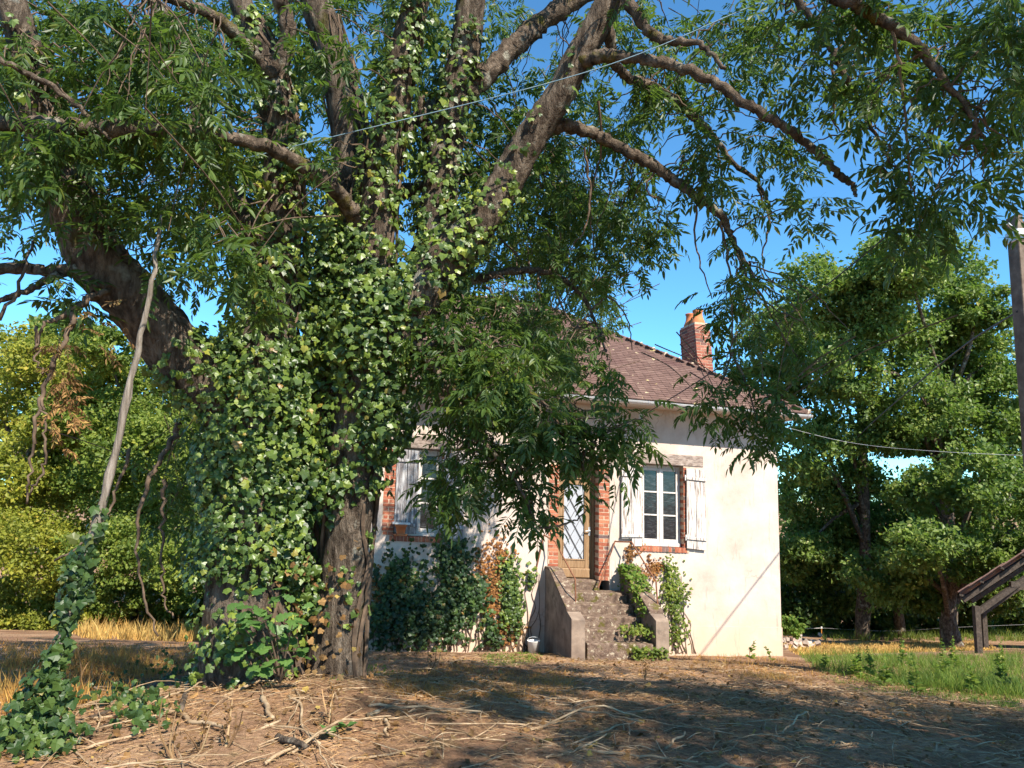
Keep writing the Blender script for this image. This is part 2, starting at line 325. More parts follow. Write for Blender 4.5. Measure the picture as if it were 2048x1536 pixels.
def m_ground():
    m, n, l, b = mat_new('ground')
    v = mapping(n, l, (1, 1, 1))
    t = noise(n, l, .55, 8, .62, v); r = ramp(n, [(.30, (.15, .080, .048)), (.45, (.27, .158, .093)), (.58, (.38, .238, .143)), (.75, (.49, .335, .215))]); l.new(t.outputs[0], r.inputs[0]); c = r.outputs[0]
    t2 = noise(n, l, 22, 6, .7, v); r2 = ramp(n, [(.3, (.42, .38, .36)), (.55, (1, 1, 1)), (.8, (1.45, 1.38, 1.28))]); l.new(t2.outputs[0], r2.inputs[0]); c = mix(n, l, 1.0, c, r2.outputs[0], 'MULTIPLY')
    t3 = noise(n, l, .9, 5, .6, mapping(n, l, (1, 1, 1), rot=(0, 0, 1))); r3 = ramp(n, [(.60, (0, 0, 0)), (.72, (.7, .7, .7))]); l.new(t3.outputs[0], r3.inputs[0]); c = mix(n, l, r3.outputs[0], c, (.075, .085, .025))
    t4 = noise(n, l, 1.3, 5, .6, mapping(n, l, (1, 1, 1), rot=(0, 0, 2))); r4 = ramp(n, [(.62, (0, 0, 0)), (.7, (.8, .8, .8))]); l.new(t4.outputs[0], r4.inputs[0]); c = mix(n, l, r4.outputs[0], c, (.30, .115, .045))
    l.new(c, b.inputs['Base Color']); b.inputs['Roughness'].default_value = .97; b.inputs['Specular IOR Level'].default_value = .1
    t5 = noise(n, l, 16, 9, .72, v); bump(n, l, b, t5.outputs[0], .9, .05); return m
MT['ground'] = m_ground()

# ------------------------------------------------------------------ ground
def axis_vals(lo, hi, fine_lo, fine_hi, step):
    a = list(np.arange(fine_lo, fine_hi + 1e-6, step)); s = step
    x = fine_hi
    while x < hi: s *= 1.22; x += s; a.append(min(x, hi))
    s = step; x = fine_lo
    while x > lo: s *= 1.22; x -= s; a.insert(0, max(x, lo))
    return np.array(a)
gx = axis_vals(-400, 400, -7, 9, .095); gy = axis_vals(-120, 700, 3, 17, .095)
XX, YY = np.meshgrid(gx, gy); ZZ = gz(XX, YY) + (0.018 * wob(XX * 4 + 3, YY * 4, 1.5) + 0.016 * wob(XX * 10 + 3, YY * 10, 1.7)) * np.exp(-np.maximum(YY - 14, 0) / 5)
V = np.stack([XX, YY, ZZ], -1).reshape(-1, 3); nx, ny = len(gx), len(gy)
i = np.arange(ny - 1)[:, None] * nx; j = np.arange(nx - 1)[None, :]
F = np.stack([i + j, i + j + 1, i + nx + j + 1, i + nx + j], -1).reshape(-1, 4)
tag(link('ground', npmesh('ground', V, [F], MT['ground'], True)), 'dry brown hillside yard strewn with straw and sticks', None, None, 'structure')

# ------------------------------------------------------------------ house
HA = R(12.3); HT = np.array([math.cos(HA), math.sin(HA), 0]); HN = np.array([HT[1], -HT[0], 0]); HP = np.array([1.3106, 15.0, 0.0]); SH = .034
def H(s, h, o): return HP + HT * s + HN * o + np.array([0, 0, h - SH * s])
def hbox(mb, s, h, o, fn=H):
    mb.add(np.array([fn(a, b, c) for (a, c, b) in boxv((s[0], o[0], h[0]), (s[1], o[1], h[1]))]), BOXF[:, ::1])
def hpart(name, s, h, o, mat, parent, fn=H):
    mb = MB(); hbox(mb, s, h, o, fn); x = mb.build(name, mat); adopt(x, parent); return x
def loc(u, v, o):
    d = CF + (u - 1024) / FPX * CR - (v - 768) / FPX * CU; q = HP + HN * o
    k = HN @ (q - EYE) / (HN @ d); p = EYE + k * d; s = (p - HP) @ HT
    return float(s), float(p[2] + SH * s)
S0, S1, WT, DEP, GB = -6.0, 4.44, 3.42, 8.2, -2.6
house = empty('house', H(0, -1.5, 0), 'cream rendered cottage with brown tiled hip roof, brick chimney and white shutters', 'house')
# front wall: rectangles around openings, with reveals
ops = [(-.56, .71, -1.75, 2.12), (1.40, 2.30, .46, 2.20), (-3.55, -2.66, .46, 2.20)]
ss = sorted({S0, S1, *[o[0] for o in ops], *[o[1] for o in ops]}); hs = sorted({GB, WT, *[o[2] for o in ops], *[o[3] for o in ops]})
mb = MB()
for a, b_ in zip(ss[:-1], ss[1:]):
    for c, d in zip(hs[:-1], hs[1:]):
        if any(o[0] <= a and b_ <= o[1] and o[2] <= c and d <= o[3] for o in ops): continue
        for oo, fl in ((0, 1), (-.42, -1)):
            q = [H(a, c, oo), H(b_, c, oo), H(b_, d, oo), H(a, d, oo)]; mb.add(q[::fl], [[0, 1, 2, 3]])
for (a, b_, c, d) in ops:
    for (s1, h1, s2, h2) in ((a, c, a, d), (b_, d, b_, c), (a, d, b_, d), (b_, c, a, c)):
        mb.add([H(s1, h1, 0), H(s1, h1, -.42), H(s2, h2, -.42), H(s2, h2, 0)], [[0, 1, 2, 3]])
adopt(mb.build('front_wall', MT['plaster']), house)
hpart('side_wall', (S1 - .4, S1), (GB, WT), (-DEP, -.42), MT['plaster'], house)
hpart('side_wall', (S0, S0 + .4), (GB, WT), (-DEP, -.42), MT['plaster'], house)
hpart('rear_wall', (S0 + .4, S1 - .4), (GB, WT), (-DEP, -DEP + .4), MT['plaster'], house)
hpart('floor', (S0 + .4, S1 - .4), (-.3, -.16), (-DEP + .4, -.42), MT['grey_wood'], house)
hpart('plinth', (.95, S1 + .015), (GB, -.97), (-.05, .012), MT['plaster'], house)
# bricks ----------------------------------------------------------------
brick_cache = {}
def brick(parent, s, h, o, mat, fn=H, name='brick'):
    """one brick with slightly uneven corners, local mesh shared between alike bricks"""
    L, T_, D = s[1] - s[0], h[1] - h[0], o[1] - o[0]
    key = (round(L, 2), round(T_, 3), round(D, 2), mat.name, random.randrange(3))
    if key not in brick_cache:
        v = boxv((-L / 2, -D / 2, -T_ / 2), (L / 2, D / 2, T_ / 2)) + rng.uniform(-.003, .003, (8, 3))
        W = v[:, :1] * HT + v[:, 1:2] * HN + v[:, 2:3] * np.array([0, 0, 1]) - SH * v[:, :1] * np.array([0, 0, 1])
        brick_cache[key] = npmesh(name, W, [BOXF], mat)
    p = fn((s[0] + s[1]) / 2, (h[0] + h[1]) / 2, (o[0] + o[1]) / 2 + random.uniform(-.003, .003))
    ob = link(name, brick_cache[key]); adopt(ob, parent); ob.location = p
    return ob
def jamb(name, s_in, s_out, h0, h1, label):
    """brick quoin column: opening edge at s_in, bonded outwards"""
    sg = 1 if s_out > s_in else -1
    e = empty(name, H(s_in, h0, -.1)); adopt(e, house); e['label'] = label
    a, b_ = sorted((s_in + sg * .002, s_out)); mbx = MB(); hbox(mbx, (a, b_), (h0, h1), (-.41, .003)); c = mbx.build('mortar', MT['mortar']); c.parent = e; c.matrix_parent_inverse = (house.matrix_world @ Matrix.Translation(e.location)).inverted() if False else Matrix.Identity(4)
    c.matrix_parent_inverse = Matrix.Translation(Vector(H(s_in, h0, -.1))).inverted()
    n = int((h1 - h0) / .0735); w = abs(s_out - s_in)
    for k in range(n):
        z0 = h0 + k * .0735 + .006; z1 = z0 + .062
        cuts = [(0, w - .004)] if k % 2 else [(0, w * .5 - .005), (w * .5 + .005, w - random.uniform(.0, .03))]
        for c0, c1 in cuts:
            s0, s1 = sorted((s_in + sg * c0, s_in + sg * c1))
            ob = brick(e, (s0, s1), (z0, z1), (-.215, .008), MT['brick']); ob.matrix_parent_inverse = Matrix.Translation(Vector(H(s_in, h0, -.1))).inverted()
        s0, s1 = sorted((s_in, s_in + sg * .09))
        ob = brick(e, (s0, s1), (z0, z1), (-.37, -.225), MT['brick']); ob.matrix_parent_inverse = Matrix.Translation(Vector(H(s_in, h0, -.1))).inverted()
    return e
def fix_empty(e, p):
    e.matrix_parent_inverse = Matrix.Translation(house.location).inverted(); e.location = p
jamb('door_jamb', -.35, -.55, -.14, 2.10, 'brick door jamb beside the hinges')
jamb('door_jamb', .48, .70, -.14, 2.10, 'brick door jamb beside the handle')
jamb('window_jamb', 1.405, 1.20, .56, 2.19, 'brick jamb of the sunlit window')
jamb('window_jamb', 2.295, 2.50, .56, 2.19, 'brick jamb of the sunlit window')
jamb('window_jamb', -3.545, -3.76, .56, 2.19, 'brick jamb of the shaded window')
jamb('window_jamb', -2.665, -2.46, .56, 2.19, 'brick jamb of the shaded window')
for a, b_ in ((1.34, 2.40), (-3.62, -2.60)):
    e = empty('brick_sill', H(a, .46, 0)); adopt(e, house)
    inv = Matrix.Translation(Vector(H(a, .46, 0))).inverted()
    mbx = MB(); hbox(mbx, (a, b_), (.462, .548), (-.34, .016)); c = mbx.build('mortar', MT['mortar']); c.parent = e; c.matrix_parent_inverse = inv
    k = a + .004
    while k < b_ - .06:
        ob = brick(e, (k, k + .058), (.458, .556), (-.20, .022), MT['brick']); ob.matrix_parent_inverse = inv; k += .068
# door -------------------------------------------------------------------
DO = -.29
door = empty('door', H(0, -.14, DO)); adopt(door, house); dinv = Matrix.Translation(Vector(H(0, -.14, DO))).inverted()
def dpart(par, inv, name, s, h, o, mat, bev=0.0):
    mbx = MB(); hbox(mbx, s, h, o); x = mbx.build(name, mat); x.parent = par; x.matrix_parent_inverse = inv
    if bev:
        md = x.modifiers.new('bevel', 'BEVEL'); md.width = bev; md.segments = 2
    return x
dpart(door, dinv, 'frame', (-.345, -.28), (-.14, 1.90), (DO - .06, DO + .05), MT['door_wood'], .006)
dpart(door, dinv, 'frame', (.42, .475), (-.14, 1.90), (DO - .06, DO + .05), MT['door_wood'], .006)
dpart(door, dinv, 'frame', (-.28, .42), (1.81, 1.90), (DO - .06, DO + .045), MT['door_wood'], .006)
dpart(door, dinv, 'transom', (-.345, .475), (1.902, 2.11), (DO - .05, DO + .02), MT['door_wood'], .006)
dpart(door, dinv, 'stile', (-.275, -.185), (-.135, 1.805), (DO - .03, DO + .02), MT['door_wood'], .006)
dpart(door, dinv, 'stile', (.29, .415), (-.135, 1.805), (DO - .03, DO + .02), MT['door_wood'], .006)
dpart(door, dinv, 'rail', (-.183, .288), (1.70, 1.805), (DO - .03, DO + .018), MT['door_wood'], .006)
dpart(door, dinv, 'rail', (-.183, .288), (.06, .205), (DO - .03, DO + .018), MT['door_wood'], .006)
dpart(door, dinv, 'weatherboard', (-.26, .40), (-.13, .055), (DO - .03, DO + .04), MT['door_wood'], .02)
for s in ((-.183, -.16), (.265, .288)): dpart(door, dinv, 'moulding', s, (.207, 1.698), (DO - .005, DO + .03), MT['door_wood'], .008)
dpart(door, dinv, 'moulding', (-.158, .263), (.207, .232), (DO - .005, DO + .03), MT['door_wood'], .008)
dpart(door, dinv, 'glass_panel', (-.158, .263), (.233, 1.698), (DO - .012, DO - .004), MT['frosted'])
gx0, gx1, gy0, gy1 = -.158, .263, .235, 1.697
def clipseg(p, d):
    t0, t1 = -1e9, 1e9
    for c, lo, hi, dd in ((p[0], gx0, gx1, d[0]), (p[1], gy0, gy1, d[1])):
        a, b_ = (lo - c) / dd, (hi - c) / dd; t0 = max(t0, min(a, b_)); t1 = min(t1, max(a, b_))
    return (t0, t1) if t1 - t0 > .06 else None
for sg in (1, -1):
    for base in np.arange(-.3, 2.4, .36):
        for off in ((0,) if sg > 0 else (0, .035)):
            p = (gx0, base + off + (.1 if sg < 0 else 0)); dr = nrm(np.array([.21, sg * .36])); c = clipseg(p, dr)
            if not c: continue
            a = np.array(p) + dr * c[0]; b_ = np.array(p) + dr * c[1]; pr = np.array([-dr[1], dr[0]]) * .0045
            mbx = MB(); vv = [H(*(q + k * pr), oo) for oo in (DO - .003, DO + .004) for q, k in ((a, -1), (b_, -1), (b_, 1), (a, 1))]
            mbx.add(vv, BOXF); x = mbx.build('lead_bar', MT['lead']); x.parent = door; x.matrix_parent_inverse = dinv
mbx = MB(); tube(mbx, cat([H(.375, .80, DO + .02), H(.375, .80, DO + .07), H(.33, .795, DO + .075), H(.27, .785, DO + .07)], 5), .011, 8)
x = mbx.build('handle', MT['zinc'], None, True); x.parent = door; x.matrix_parent_inverse = dinv
dpart(door, dinv, 'lock_plate', (.355, .395), (.70, .87), (DO + .021, DO + .027), MT['zinc'])
hpart('door_lintel', (-.62, .78), (2.121, 2.32), (-.40, .012), MT['lintel_wood'], house)
# windows ------------------------------------------------------------------
def window(s0, s1, name_label, pane_mat):
    w = empty('window', H(s0, .56, -.16)); adopt(w, house); inv = Matrix.Translation(Vector(H(s0, .56, -.16))).inverted(); w['label'] = name_label
    W = s1 - s0; m_ = MT['frame_paint']; o0, o1 = -.20, -.15
    dpart(w, inv, 'frame', (s0, s0 + .05), (.56, 2.19), (-.22, -.165), m_, .004); dpart(w, inv, 'frame', (s1 - .05, s1), (.56, 2.19), (-.22, -.165), m_, .004)
    dpart(w, inv, 'frame', (s0 + .05, s1 - .05), (2.13, 2.19), (-.22, -.165), m_, .004)
    dpart(w, inv, 'sill_rail', (s0 + .02, s1 - .02), (.558, .63), (-.22, -.10), m_, .012)
    c = (s0 + s1) / 2
    for (a, b_) in ((s0 + .052, c - .022), (c + .022, s1 - .052)):
        for st in ((a, a + .045), (b_ - .045, b_)): dpart(w, inv, 'sash_stile', st, (.632, 2.128), (o0, o1), m_, .005)
        for rl in ((.632, .70), (1.165, 1.195), (1.63, 1.66), (2.08, 2.128)): dpart(w, inv, 'sash_rail', (a + .046, b_ - .046), rl, (o0, o1 - .004), m_, .004)
        for rl in ((.70, 1.165), (1.195, 1.63), (1.66, 2.08)): dpart(w, inv, 'pane', (a + .046, b_ - .046), rl, (-.183, -.179), pane_mat)
    dpart(w, inv, 'meeting_stile', (c - .021, c + .021), (.632, 2.128), (o0, o1 + .012), m_, .006)
window(1.405, 2.295, 'white six pane window between open shutters', MT['pane'])
window(-3.545, -2.665, 'shaded window half closed by its grey shutter', MT['pane'])
def shutter(s0, s1, hinge, mat, bots, lab, o=.05, tilt=0.0):
    e = empty('shutter', H(s0, .6, o)); adopt(e, house); inv = Matrix.Translation(Vector(H(s0, .6, o))).inverted(); e['label'] = lab
    n = len(bots); W = (s1 - s0) / n
    def fn(s, h, oo): return H(s, h - tilt * (s - (s0 if hinge < 0 else s1)), oo)
    for k, b_ in enumerate(bots):
        mbx = MB(); hbox(mbx, (s0 + k * W + .004, s0 + (k + 1) * W - .004), (b_, 2.165 - .006 * k), (o - .014, o + .012 + random.uniform(-.003, .003)), fn); x = mbx.build('board', mat); x.parent = e; x.matrix_parent_inverse = inv
        md = x.modifiers.new('bevel', 'BEVEL'); md.width = .004
    for h in (1.93, .73):
        mbx = MB(); hbox(mbx, (s0 - .004, s1 + .004), (h, h + .062), (o + .016, o + .038), fn); x = mbx.build('batten', mat); x.parent = e; x.matrix_parent_inverse = inv
        md = x.modifiers.new('bevel', 'BEVEL'); md.width = .006
        hs_ = s0 if hinge < 0 else s1
        mbx = MB(); tube(mbx, [fn(hs_ + hinge * .015, h - .02, o), fn(hs_ + hinge * .015, h + .09, o)], .014, 8); x = mbx.build('hinge', MT['white_plastic']); x.parent = e; x.matrix_parent_inverse = inv
    return e
shutter(.93, 1.375, 1, MT['shutter_paint'], (.70, .555), 'peeling white shutter by the doorway', tilt=-.03)
shutter(2.335, 2.76, -1, MT['shutter_paint'], (.55, .545), 'peeling white shutter toward the house corner', tilt=.045)
shutter(-3.54, -3.11, -1, MT['shutter_worn_shaded'], (.62, .60), 'weathered shutter greyed as if in shade, closed over half the shaded window', o=-.02)
shutter(-2.645, -2.225, -1, MT['shutter_worn_shaded'], (.54, .54), 'weathered open shutter of the shaded window, greyed as if in shade', tilt=.01)
for a, b_ in ((.90, 2.74), (-4.0, -2.2)):
    x = hpart('window_lintel', (a, b_), (2.203, 2.43), (-.4, .014), MT['lintel_wood'], house)
    md = x.modifiers.new('bevel', 'BEVEL'); md.width = .01
# roof --------------------------------------------------------------------
TA = .63; EO = .52; ES1 = S1 + .43; ES0 = S0 - .52; EH = 3.43; K = (DEP + 2 * EO) / 2
roof = empty('roof', H(0, EH, 0)); adopt(roof, house); rinv = Matrix.Translation(Vector(H(0, EH, 0))).inverted()
def rchild(x): x.parent = roof; x.matrix_parent_inverse = rinv; return x
A0, A1, B0, B1 = (ES0, EH, EO), (ES1, EH, EO), (ES0, EH, EO - 2 * K), (ES1, EH, EO - 2 * K)
R0, R1_ = (ES0 + K, EH + K * TA, EO - K), (ES1 - K, EH + K * TA, EO - K)
mbx = MB(); D_ = .05
def low(q): return (q[0], q[1] - D_, q[2])
for poly in ([A0, A1, R1_, R0], [B1, B0, R0, R1_]): mbx.add([H(*low(q)) for q in poly], [[0, 1, 2, 3]])
for poly in ([A1, B1, R1_], [B0, A0, R0]): mbx.add([H(*low(q)) for q in poly], [[0, 1, 2]])
rchild(mbx.build('roof_boarding', MT['tile']))
mbx = MB()
for (a, b_, c, d) in ((ES0, ES1, -.02, EO - .02), (S1 - .02, ES1 - .02, EO - 2 * K, -.02), (ES0 + .02, S0 + .02, EO - 2 * K, -.02)):
    hbox(mbx, (a, b_), (EH - .10, EH - .075), (c, d))
rchild(mbx.build('soffit', MT['frame_paint']))
# tiles
sl = math.hypot(1, TA); gauge = .105; tw = .165
tile_pos = []
def tile_frame(along, upv):
    n_ = np.cross(along, upv); return nrm(along), nrm(upv), nrm(n_)
def slope(fn, w0, w1fn, nrow):
    for r in range(nrow):
        k = r * gauge / sl
        lo, hi = w0 + k, w1fn - k
        if hi - lo < tw: break
        x = lo - (tw * .5 if r % 2 else 0)
        while x < hi + .02:
            xc = min(max(x + tw / 2, lo + .03), hi - .03); tile_pos.append((fn(xc, k), fn(xc + .1, k) - fn(xc, k), fn(xc, k + .1) - fn(xc, k))); x += tw
slope(lambda w, k: H(w, EH + k * TA, EO - k), ES0, ES1, int(K * sl / gauge)); nfront = len(tile_pos)
slope(lambda w, k: H(ES1 - k, EH + k * TA, EO - w), 0, 2 * K, int(K * sl / gauge)); nside = len(tile_pos)
tb = boxv((-tw / 2 + .002, -.03, -.008), (tw / 2 - .002, .235, .012)); tb[4:, 2] += 0
tmesh = []
def tile_xf(p, al, up):
    a, u_, n_ = tile_frame(al, up)
    if n_[2] < 0: n_ = -n_
    g = nrm(u_ - n_ * .105 + a * random.gauss(0, .012)); n2 = nrm(np.cross(a, g)); n2 = n2 if n2[2] > 0 else -n2
    return np.stack([a, g, n2], 1), p + n2 * (.016 + random.uniform(0, .006)) - g * random.uniform(0, .008)
cand = []
for idx in range(nfront):
    u, v, z = PROJ(tile_pos[idx][0])
    if 960 < u < 1620 and 600 < v < 840: cand.append((idx, z + (0 if u > 1080 else 3)))
solo = {c[0] for c in sorted(cand, key=lambda c: c[1])[:300]}
tm = npmesh('roof_tile', tb, [BOXF], MT['tile'])
mbx = MB(); 
for idx, (p, al, up) in enumerate(tile_pos):
    Rm, q = tile_xf(p, al, up)
    if idx in solo:
        ob = link('roof_tile', tm); ob.parent = roof; ob.matrix_parent_inverse = rinv
        ob.matrix_basis = Matrix(((*Rm[0], q[0]), (*Rm[1], q[1]), (*Rm[2], q[2]), (0, 0, 0, 1)))
    else: mbx.add(tb @ Rm.T + q, BOXF)
x = rchild(mbx.build('roof_tiles', MT['tile'])); x['kind'] = 'stuff'
# hip and ridge tiles
def ridge_run(a, b_, step=.33):
    a, b_ = np.array(H(*a)), np.array(H(*b_)); L = np.linalg.norm(b_ - a); n = int(L / step)
    for k in range(n):
        p, q = a + (b_ - a) * k / n, a + (b_ - a) * (k + 1.08) / n; mbx = MB(); ax = nrm(q - p); side = nrm(np.cross(ax, [0, 0, 1])); up = np.cross(side, ax)
        th = np.linspace(-.15, math.pi + .15, 7); V_ = []
        for e, r_ in ((p, .115), (q, .095)):
            for sc in (1, .82): V_ += [e + side * math.cos(t) * r_ * sc + up * (math.sin(t) * r_ * sc * .75 - .005) for t in th]
        F_ = []
        for m_ in range(6): F_ += [[m_, m_ + 1, 15 + m_, 14 + m_], [7 + m_, 21 + m_, 22 + m_, 8 + m_], [m_, 7 + m_, 8 + m_, m_ + 1], [14 + m_, 15 + m_, 22 + m_, 21 + m_]]
        mbx.add(V_, F_); rchild(mbx.build('hip_tile', MT['tile'], None, True))
        mbx = MB(); tube(mbx, [p - ax * .012 + up * .0, p + ax * .015], .10, 8, .05); rchild(mbx.build('mortar_bed', MT['mortar']))
ridge_run(A1, R1_); ridge_run(R1_, R0); ridge_run(A0, R0)
# gutter
mbx = MB(); th = np.linspace(math.pi, 2 * math.pi, 9); gs = np.linspace(ES0, ES1 + .02, 40); V_ = []
for s in gs:
    for r_ in (.075, .069): V_ += [H(s, EH - .055 + r_ * math.sin(t) + .02, EO + .06 - r_ * math.cos(t)) for t in th]
F_ = []
for a in range(len(gs) - 1):
    for m_ in range(8):
        i0 = a * 18 + m_; i1 = i0 + 18
        F_ += [[i0, i0 + 1, i1 + 1, i1], [i0 + 9, i1 + 9, i1 + 10, i0 + 10]]
mbx.add(V_, F_); adopt(mbx.build('gutter', MT['zinc'], None, True), house)
for s in np.arange(ES0 + .3, ES1, .5):
    mbx = MB(); tube(mbx, [H(s, EH - .035 + .079 * math.sin(t), EO + .06 - .079 * math.cos(t)) for t in np.linspace(math.pi * .98, 2.02 * math.pi, 9)], .0065, 5); adopt(mbx.build('gutter_bracket', MT['zinc']), house)
# chimney
CS0, CS1, CO1, CO0 = 3.78, 4.18, -2.2, -3.05
_, CT = loc(1385, 645, CO1); CB = 3.9
def HC(s, h, o): return H(s - .075 * (h - 4.3), h, o)
chim = empty('chimney', H(CS0, CB, CO1)); adopt(chim, house); cinv = Matrix.Translation(Vector(H(CS0, CB, CO1))).inverted()
def cchild(x): x.parent = chim; x.matrix_parent_inverse = cinv; return x
mbx = MB(); hbox(mbx, (CS0 + .005, CS1 - .005), (CB, CT - .01), (CO0 + .005, CO1 - .005), HC); cchild(mbx.build('mortar', MT['mortar']))
nc = int((CT - CB) / .0735); th_ = .105
for k in range(nc):
    z0 = CB + k * .0735; z1 = z0 + .061; wS, wO = CS1 - CS0, CO1 - CO0
    sh_ = k % 2
    fr = [(CS0, CS0 + wS * (.5 if not sh_ else .28)), (CS0 + wS * (.5 if not sh_ else .28) + .01, CS1)] if True else []
    if sh_: fr = [(CS0, CS0 + .115), (CS0 + .125, CS1 - .125), (CS1 - .115, CS1)]
    for a, b_ in fr:
        for oo in ((CO1 - th_, CO1), (CO0, CO0 + th_)):
            ob = brick(chim, (a, b_), (z0, z1), oo, MT['chimney_brick'], HC); ob.matrix_parent_inverse = cinv
    cuts = np.linspace(CO0 + th_ + .01, CO1 - th_ - .01, 4 if sh_ else 3)
    for a, b_ in zip(cuts[:-1], cuts[1:]):
        for s_ in ((CS0, CS0 + th_), (CS1 - th_, CS1)):
            ob = brick(chim, s_, (z0, z1), (a + .005, b_ - .005), MT['chimney_brick'], HC); ob.matrix_parent_inverse = cinv
mbx = MB(); hbox(mbx, (CS0 + .02, CS1 - .02), (CT - .012, CT + .03), (CO0 + .02, CO1 - .02), HC); cchild(mbx.build('flaunching', MT['mortar']))
def lathe(mb, c, prof, k=18):
    th = np.arange(k) * 2 * math.pi / k; V_ = np.concatenate([np.stack([c[0] + r_ * np.cos(th), c[1] + r_ * np.sin(th), np.full(k, c[2] + z)], 1) for r_, z in prof])
    n = len(prof); i = np.arange(n - 1)[:, None] * k; j = np.arange(k)[None, :]; j2 = (j + 1) % k
    mb.add(V_, np.stack([i + j, i + j2, i + k + j2, i + k + j], -1).reshape(-1, 4))
for oo in (CO1 - .22, CO0 + .23):
    mbx = MB(); lathe(mbx, HC((CS0 + CS1) / 2, CT + .02, oo), [(.175, 0), (.17, .06), (.135, .14), (.115, .22), (.112, .30), (.13, .33), (.13, .355), (.10, .355), (.095, .2), (.12, .02)]); cchild(mbx.build('chimney_pot', MT['terracotta'], None, True))
mbx = MB(); tube(mbx, [HC(CS0 - .5, CB + .95, CO1 - .4), HC(CS0 + .05, CB + .93, CO1 - .4)], .018, 6); cchild(mbx.build('iron_bar', MT['rust']))
for k in range(14):
    mbx = MB(); p = HC(CS0 - .05 + rng.uniform(0, .5), EH + TA * (ES1 - CS0) + rng.uniform(-.1, -.02), CO1 + rng.uniform(-.05, .12)); tube(mbx, [p, p + np.array([0, 0, .05])], .05, 6, .2); cchild(mbx.build('mortar_fillet', MT['mortar']))

# ------------------------------------------------------------------ stairs
stair = empty('staircase', H(.3, -1.2, 1.0), 'worn mossy stone steps climbing between low walls to the cottage door', 'staircase')
def sbox(name, s, h, o, mat, bev=.015):
    mbx = MB(); hbox(mbx, s, h, o); x = mbx.build(name, mat); adopt(x, stair)
    md = x.modifiers.new('bevel', 'BEVEL'); md.width = bev; md.segments = 3; return x
edges = [(1162, .10), (1186, .50), (1209, .80), (1234, 1.10), (1260, 1.40), (1287, 1.70)]
hst = [-.145] + [loc(1200, v, o)[1] for v, o in edges[1:]]
for k, ((v, o), h) in enumerate(zip(edges, hst)):
    ob_ = -.36 if k == 0 else edges[k - 1][1] - .06
    s_ = (-.34, .47) if k == 0 else (-.34 + .008 * k, .88 + .012 * k)
    nb = hst[k + 1] - .03 if k < 5 else -1.6
    x = sbox('step', s_, (min(nb, h - .16), h), (ob_, o), MT['stone'], .02)
def cheek(name, s0, s1, lab):
    prof = [(0, -2.0), (0, .05), (.30, .05), (1.52, -.53), (1.76, -.60), (1.78, -1.9)]
    mbx = MB(); n = len(prof); V_ = [H(s0, h, o + .001) for o, h in prof] + [H(s1, h, o + .001) for o, h in prof]
    mbx.add(V_, [[k, (k + 1) % n, n + (k + 1) % n, n + k] for k in range(n)]); mbx.add(V_, [list(range(n))[::-1]]); mbx.add(V_, [[n + k for k in range(n)]])
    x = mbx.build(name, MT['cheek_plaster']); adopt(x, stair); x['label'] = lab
    md = x.modifiers.new('bevel', 'BEVEL'); md.width = .02; md.segments = 2
    # coping stones
    cp = [(.0, .052, .30, .052), (.31, .05, .90, -.235), (.91, -.238, 1.50, -.522)]
    for o0, h0, o1, h1 in cp:
        mbx = MB(); V_ = [H(s, h, o) for s in (s0 - .015, s1 + .015) for o, h in ((o0, h0), (o1, h1), (o1, h1 + .05), (o0, h0 + .05))]
        mbx.add(V_, [[0, 1, 2, 3], [7, 6, 5, 4], [0, 4, 5, 1], [1, 5, 6, 2], [2, 6, 7, 3], [3, 7, 4, 0]]); y = mbx.build('coping', MT['stone']); adopt(y, stair)
        md = y.modifiers.new('bevel', 'BEVEL'); md.width = .012; md.segments = 2
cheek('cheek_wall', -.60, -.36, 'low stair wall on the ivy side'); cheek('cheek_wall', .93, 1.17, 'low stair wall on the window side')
def rail(pts, label):
    o_ = empty('handrail', pts[-1], label, 'handrail', 'rusty handrails of the stairs')
    mbx = MB(); tube(mbx, cat(pts, 4), .0145, 8); adopt(mbx.build('rail_tube', MT['rust'], None, True), o_)
    mbx = MB(); tube(mbx, [pts[-1] - np.array([0, 0, .03]), pts[-1] + np.array([0, 0, .012])], .03, 8); adopt(mbx.build('foot_collar', MT['rust']), o_)
def L3(u, v, o):
    s, h = loc(u, v, o); return H(s, h, o)
def lin(*pts):
    out = []
    for a, b_ in zip(pts[:-1], pts[1:]): out += [a, a + (b_ - a) * .12, a + (b_ - a) * .88]
    return out + [pts[-1]]
rail(lin(L3(1196, 1176, .42), L3(1230, 1083, .05), L3(1263, 1084, .30), L3(1312, 1163, 1.28), L3(1316, 1224, 1.30)), 'rusty bent handrail on the window side of the stone steps')
rail(lin(L3(1072, 1140, .02), L3(1088, 1070, .05), L3(1110, 1083, .30), L3(1150, 1158, 1.28), L3(1152, 1226, 1.30)), 'rusty bent handrail on the ivy side of the stone steps')

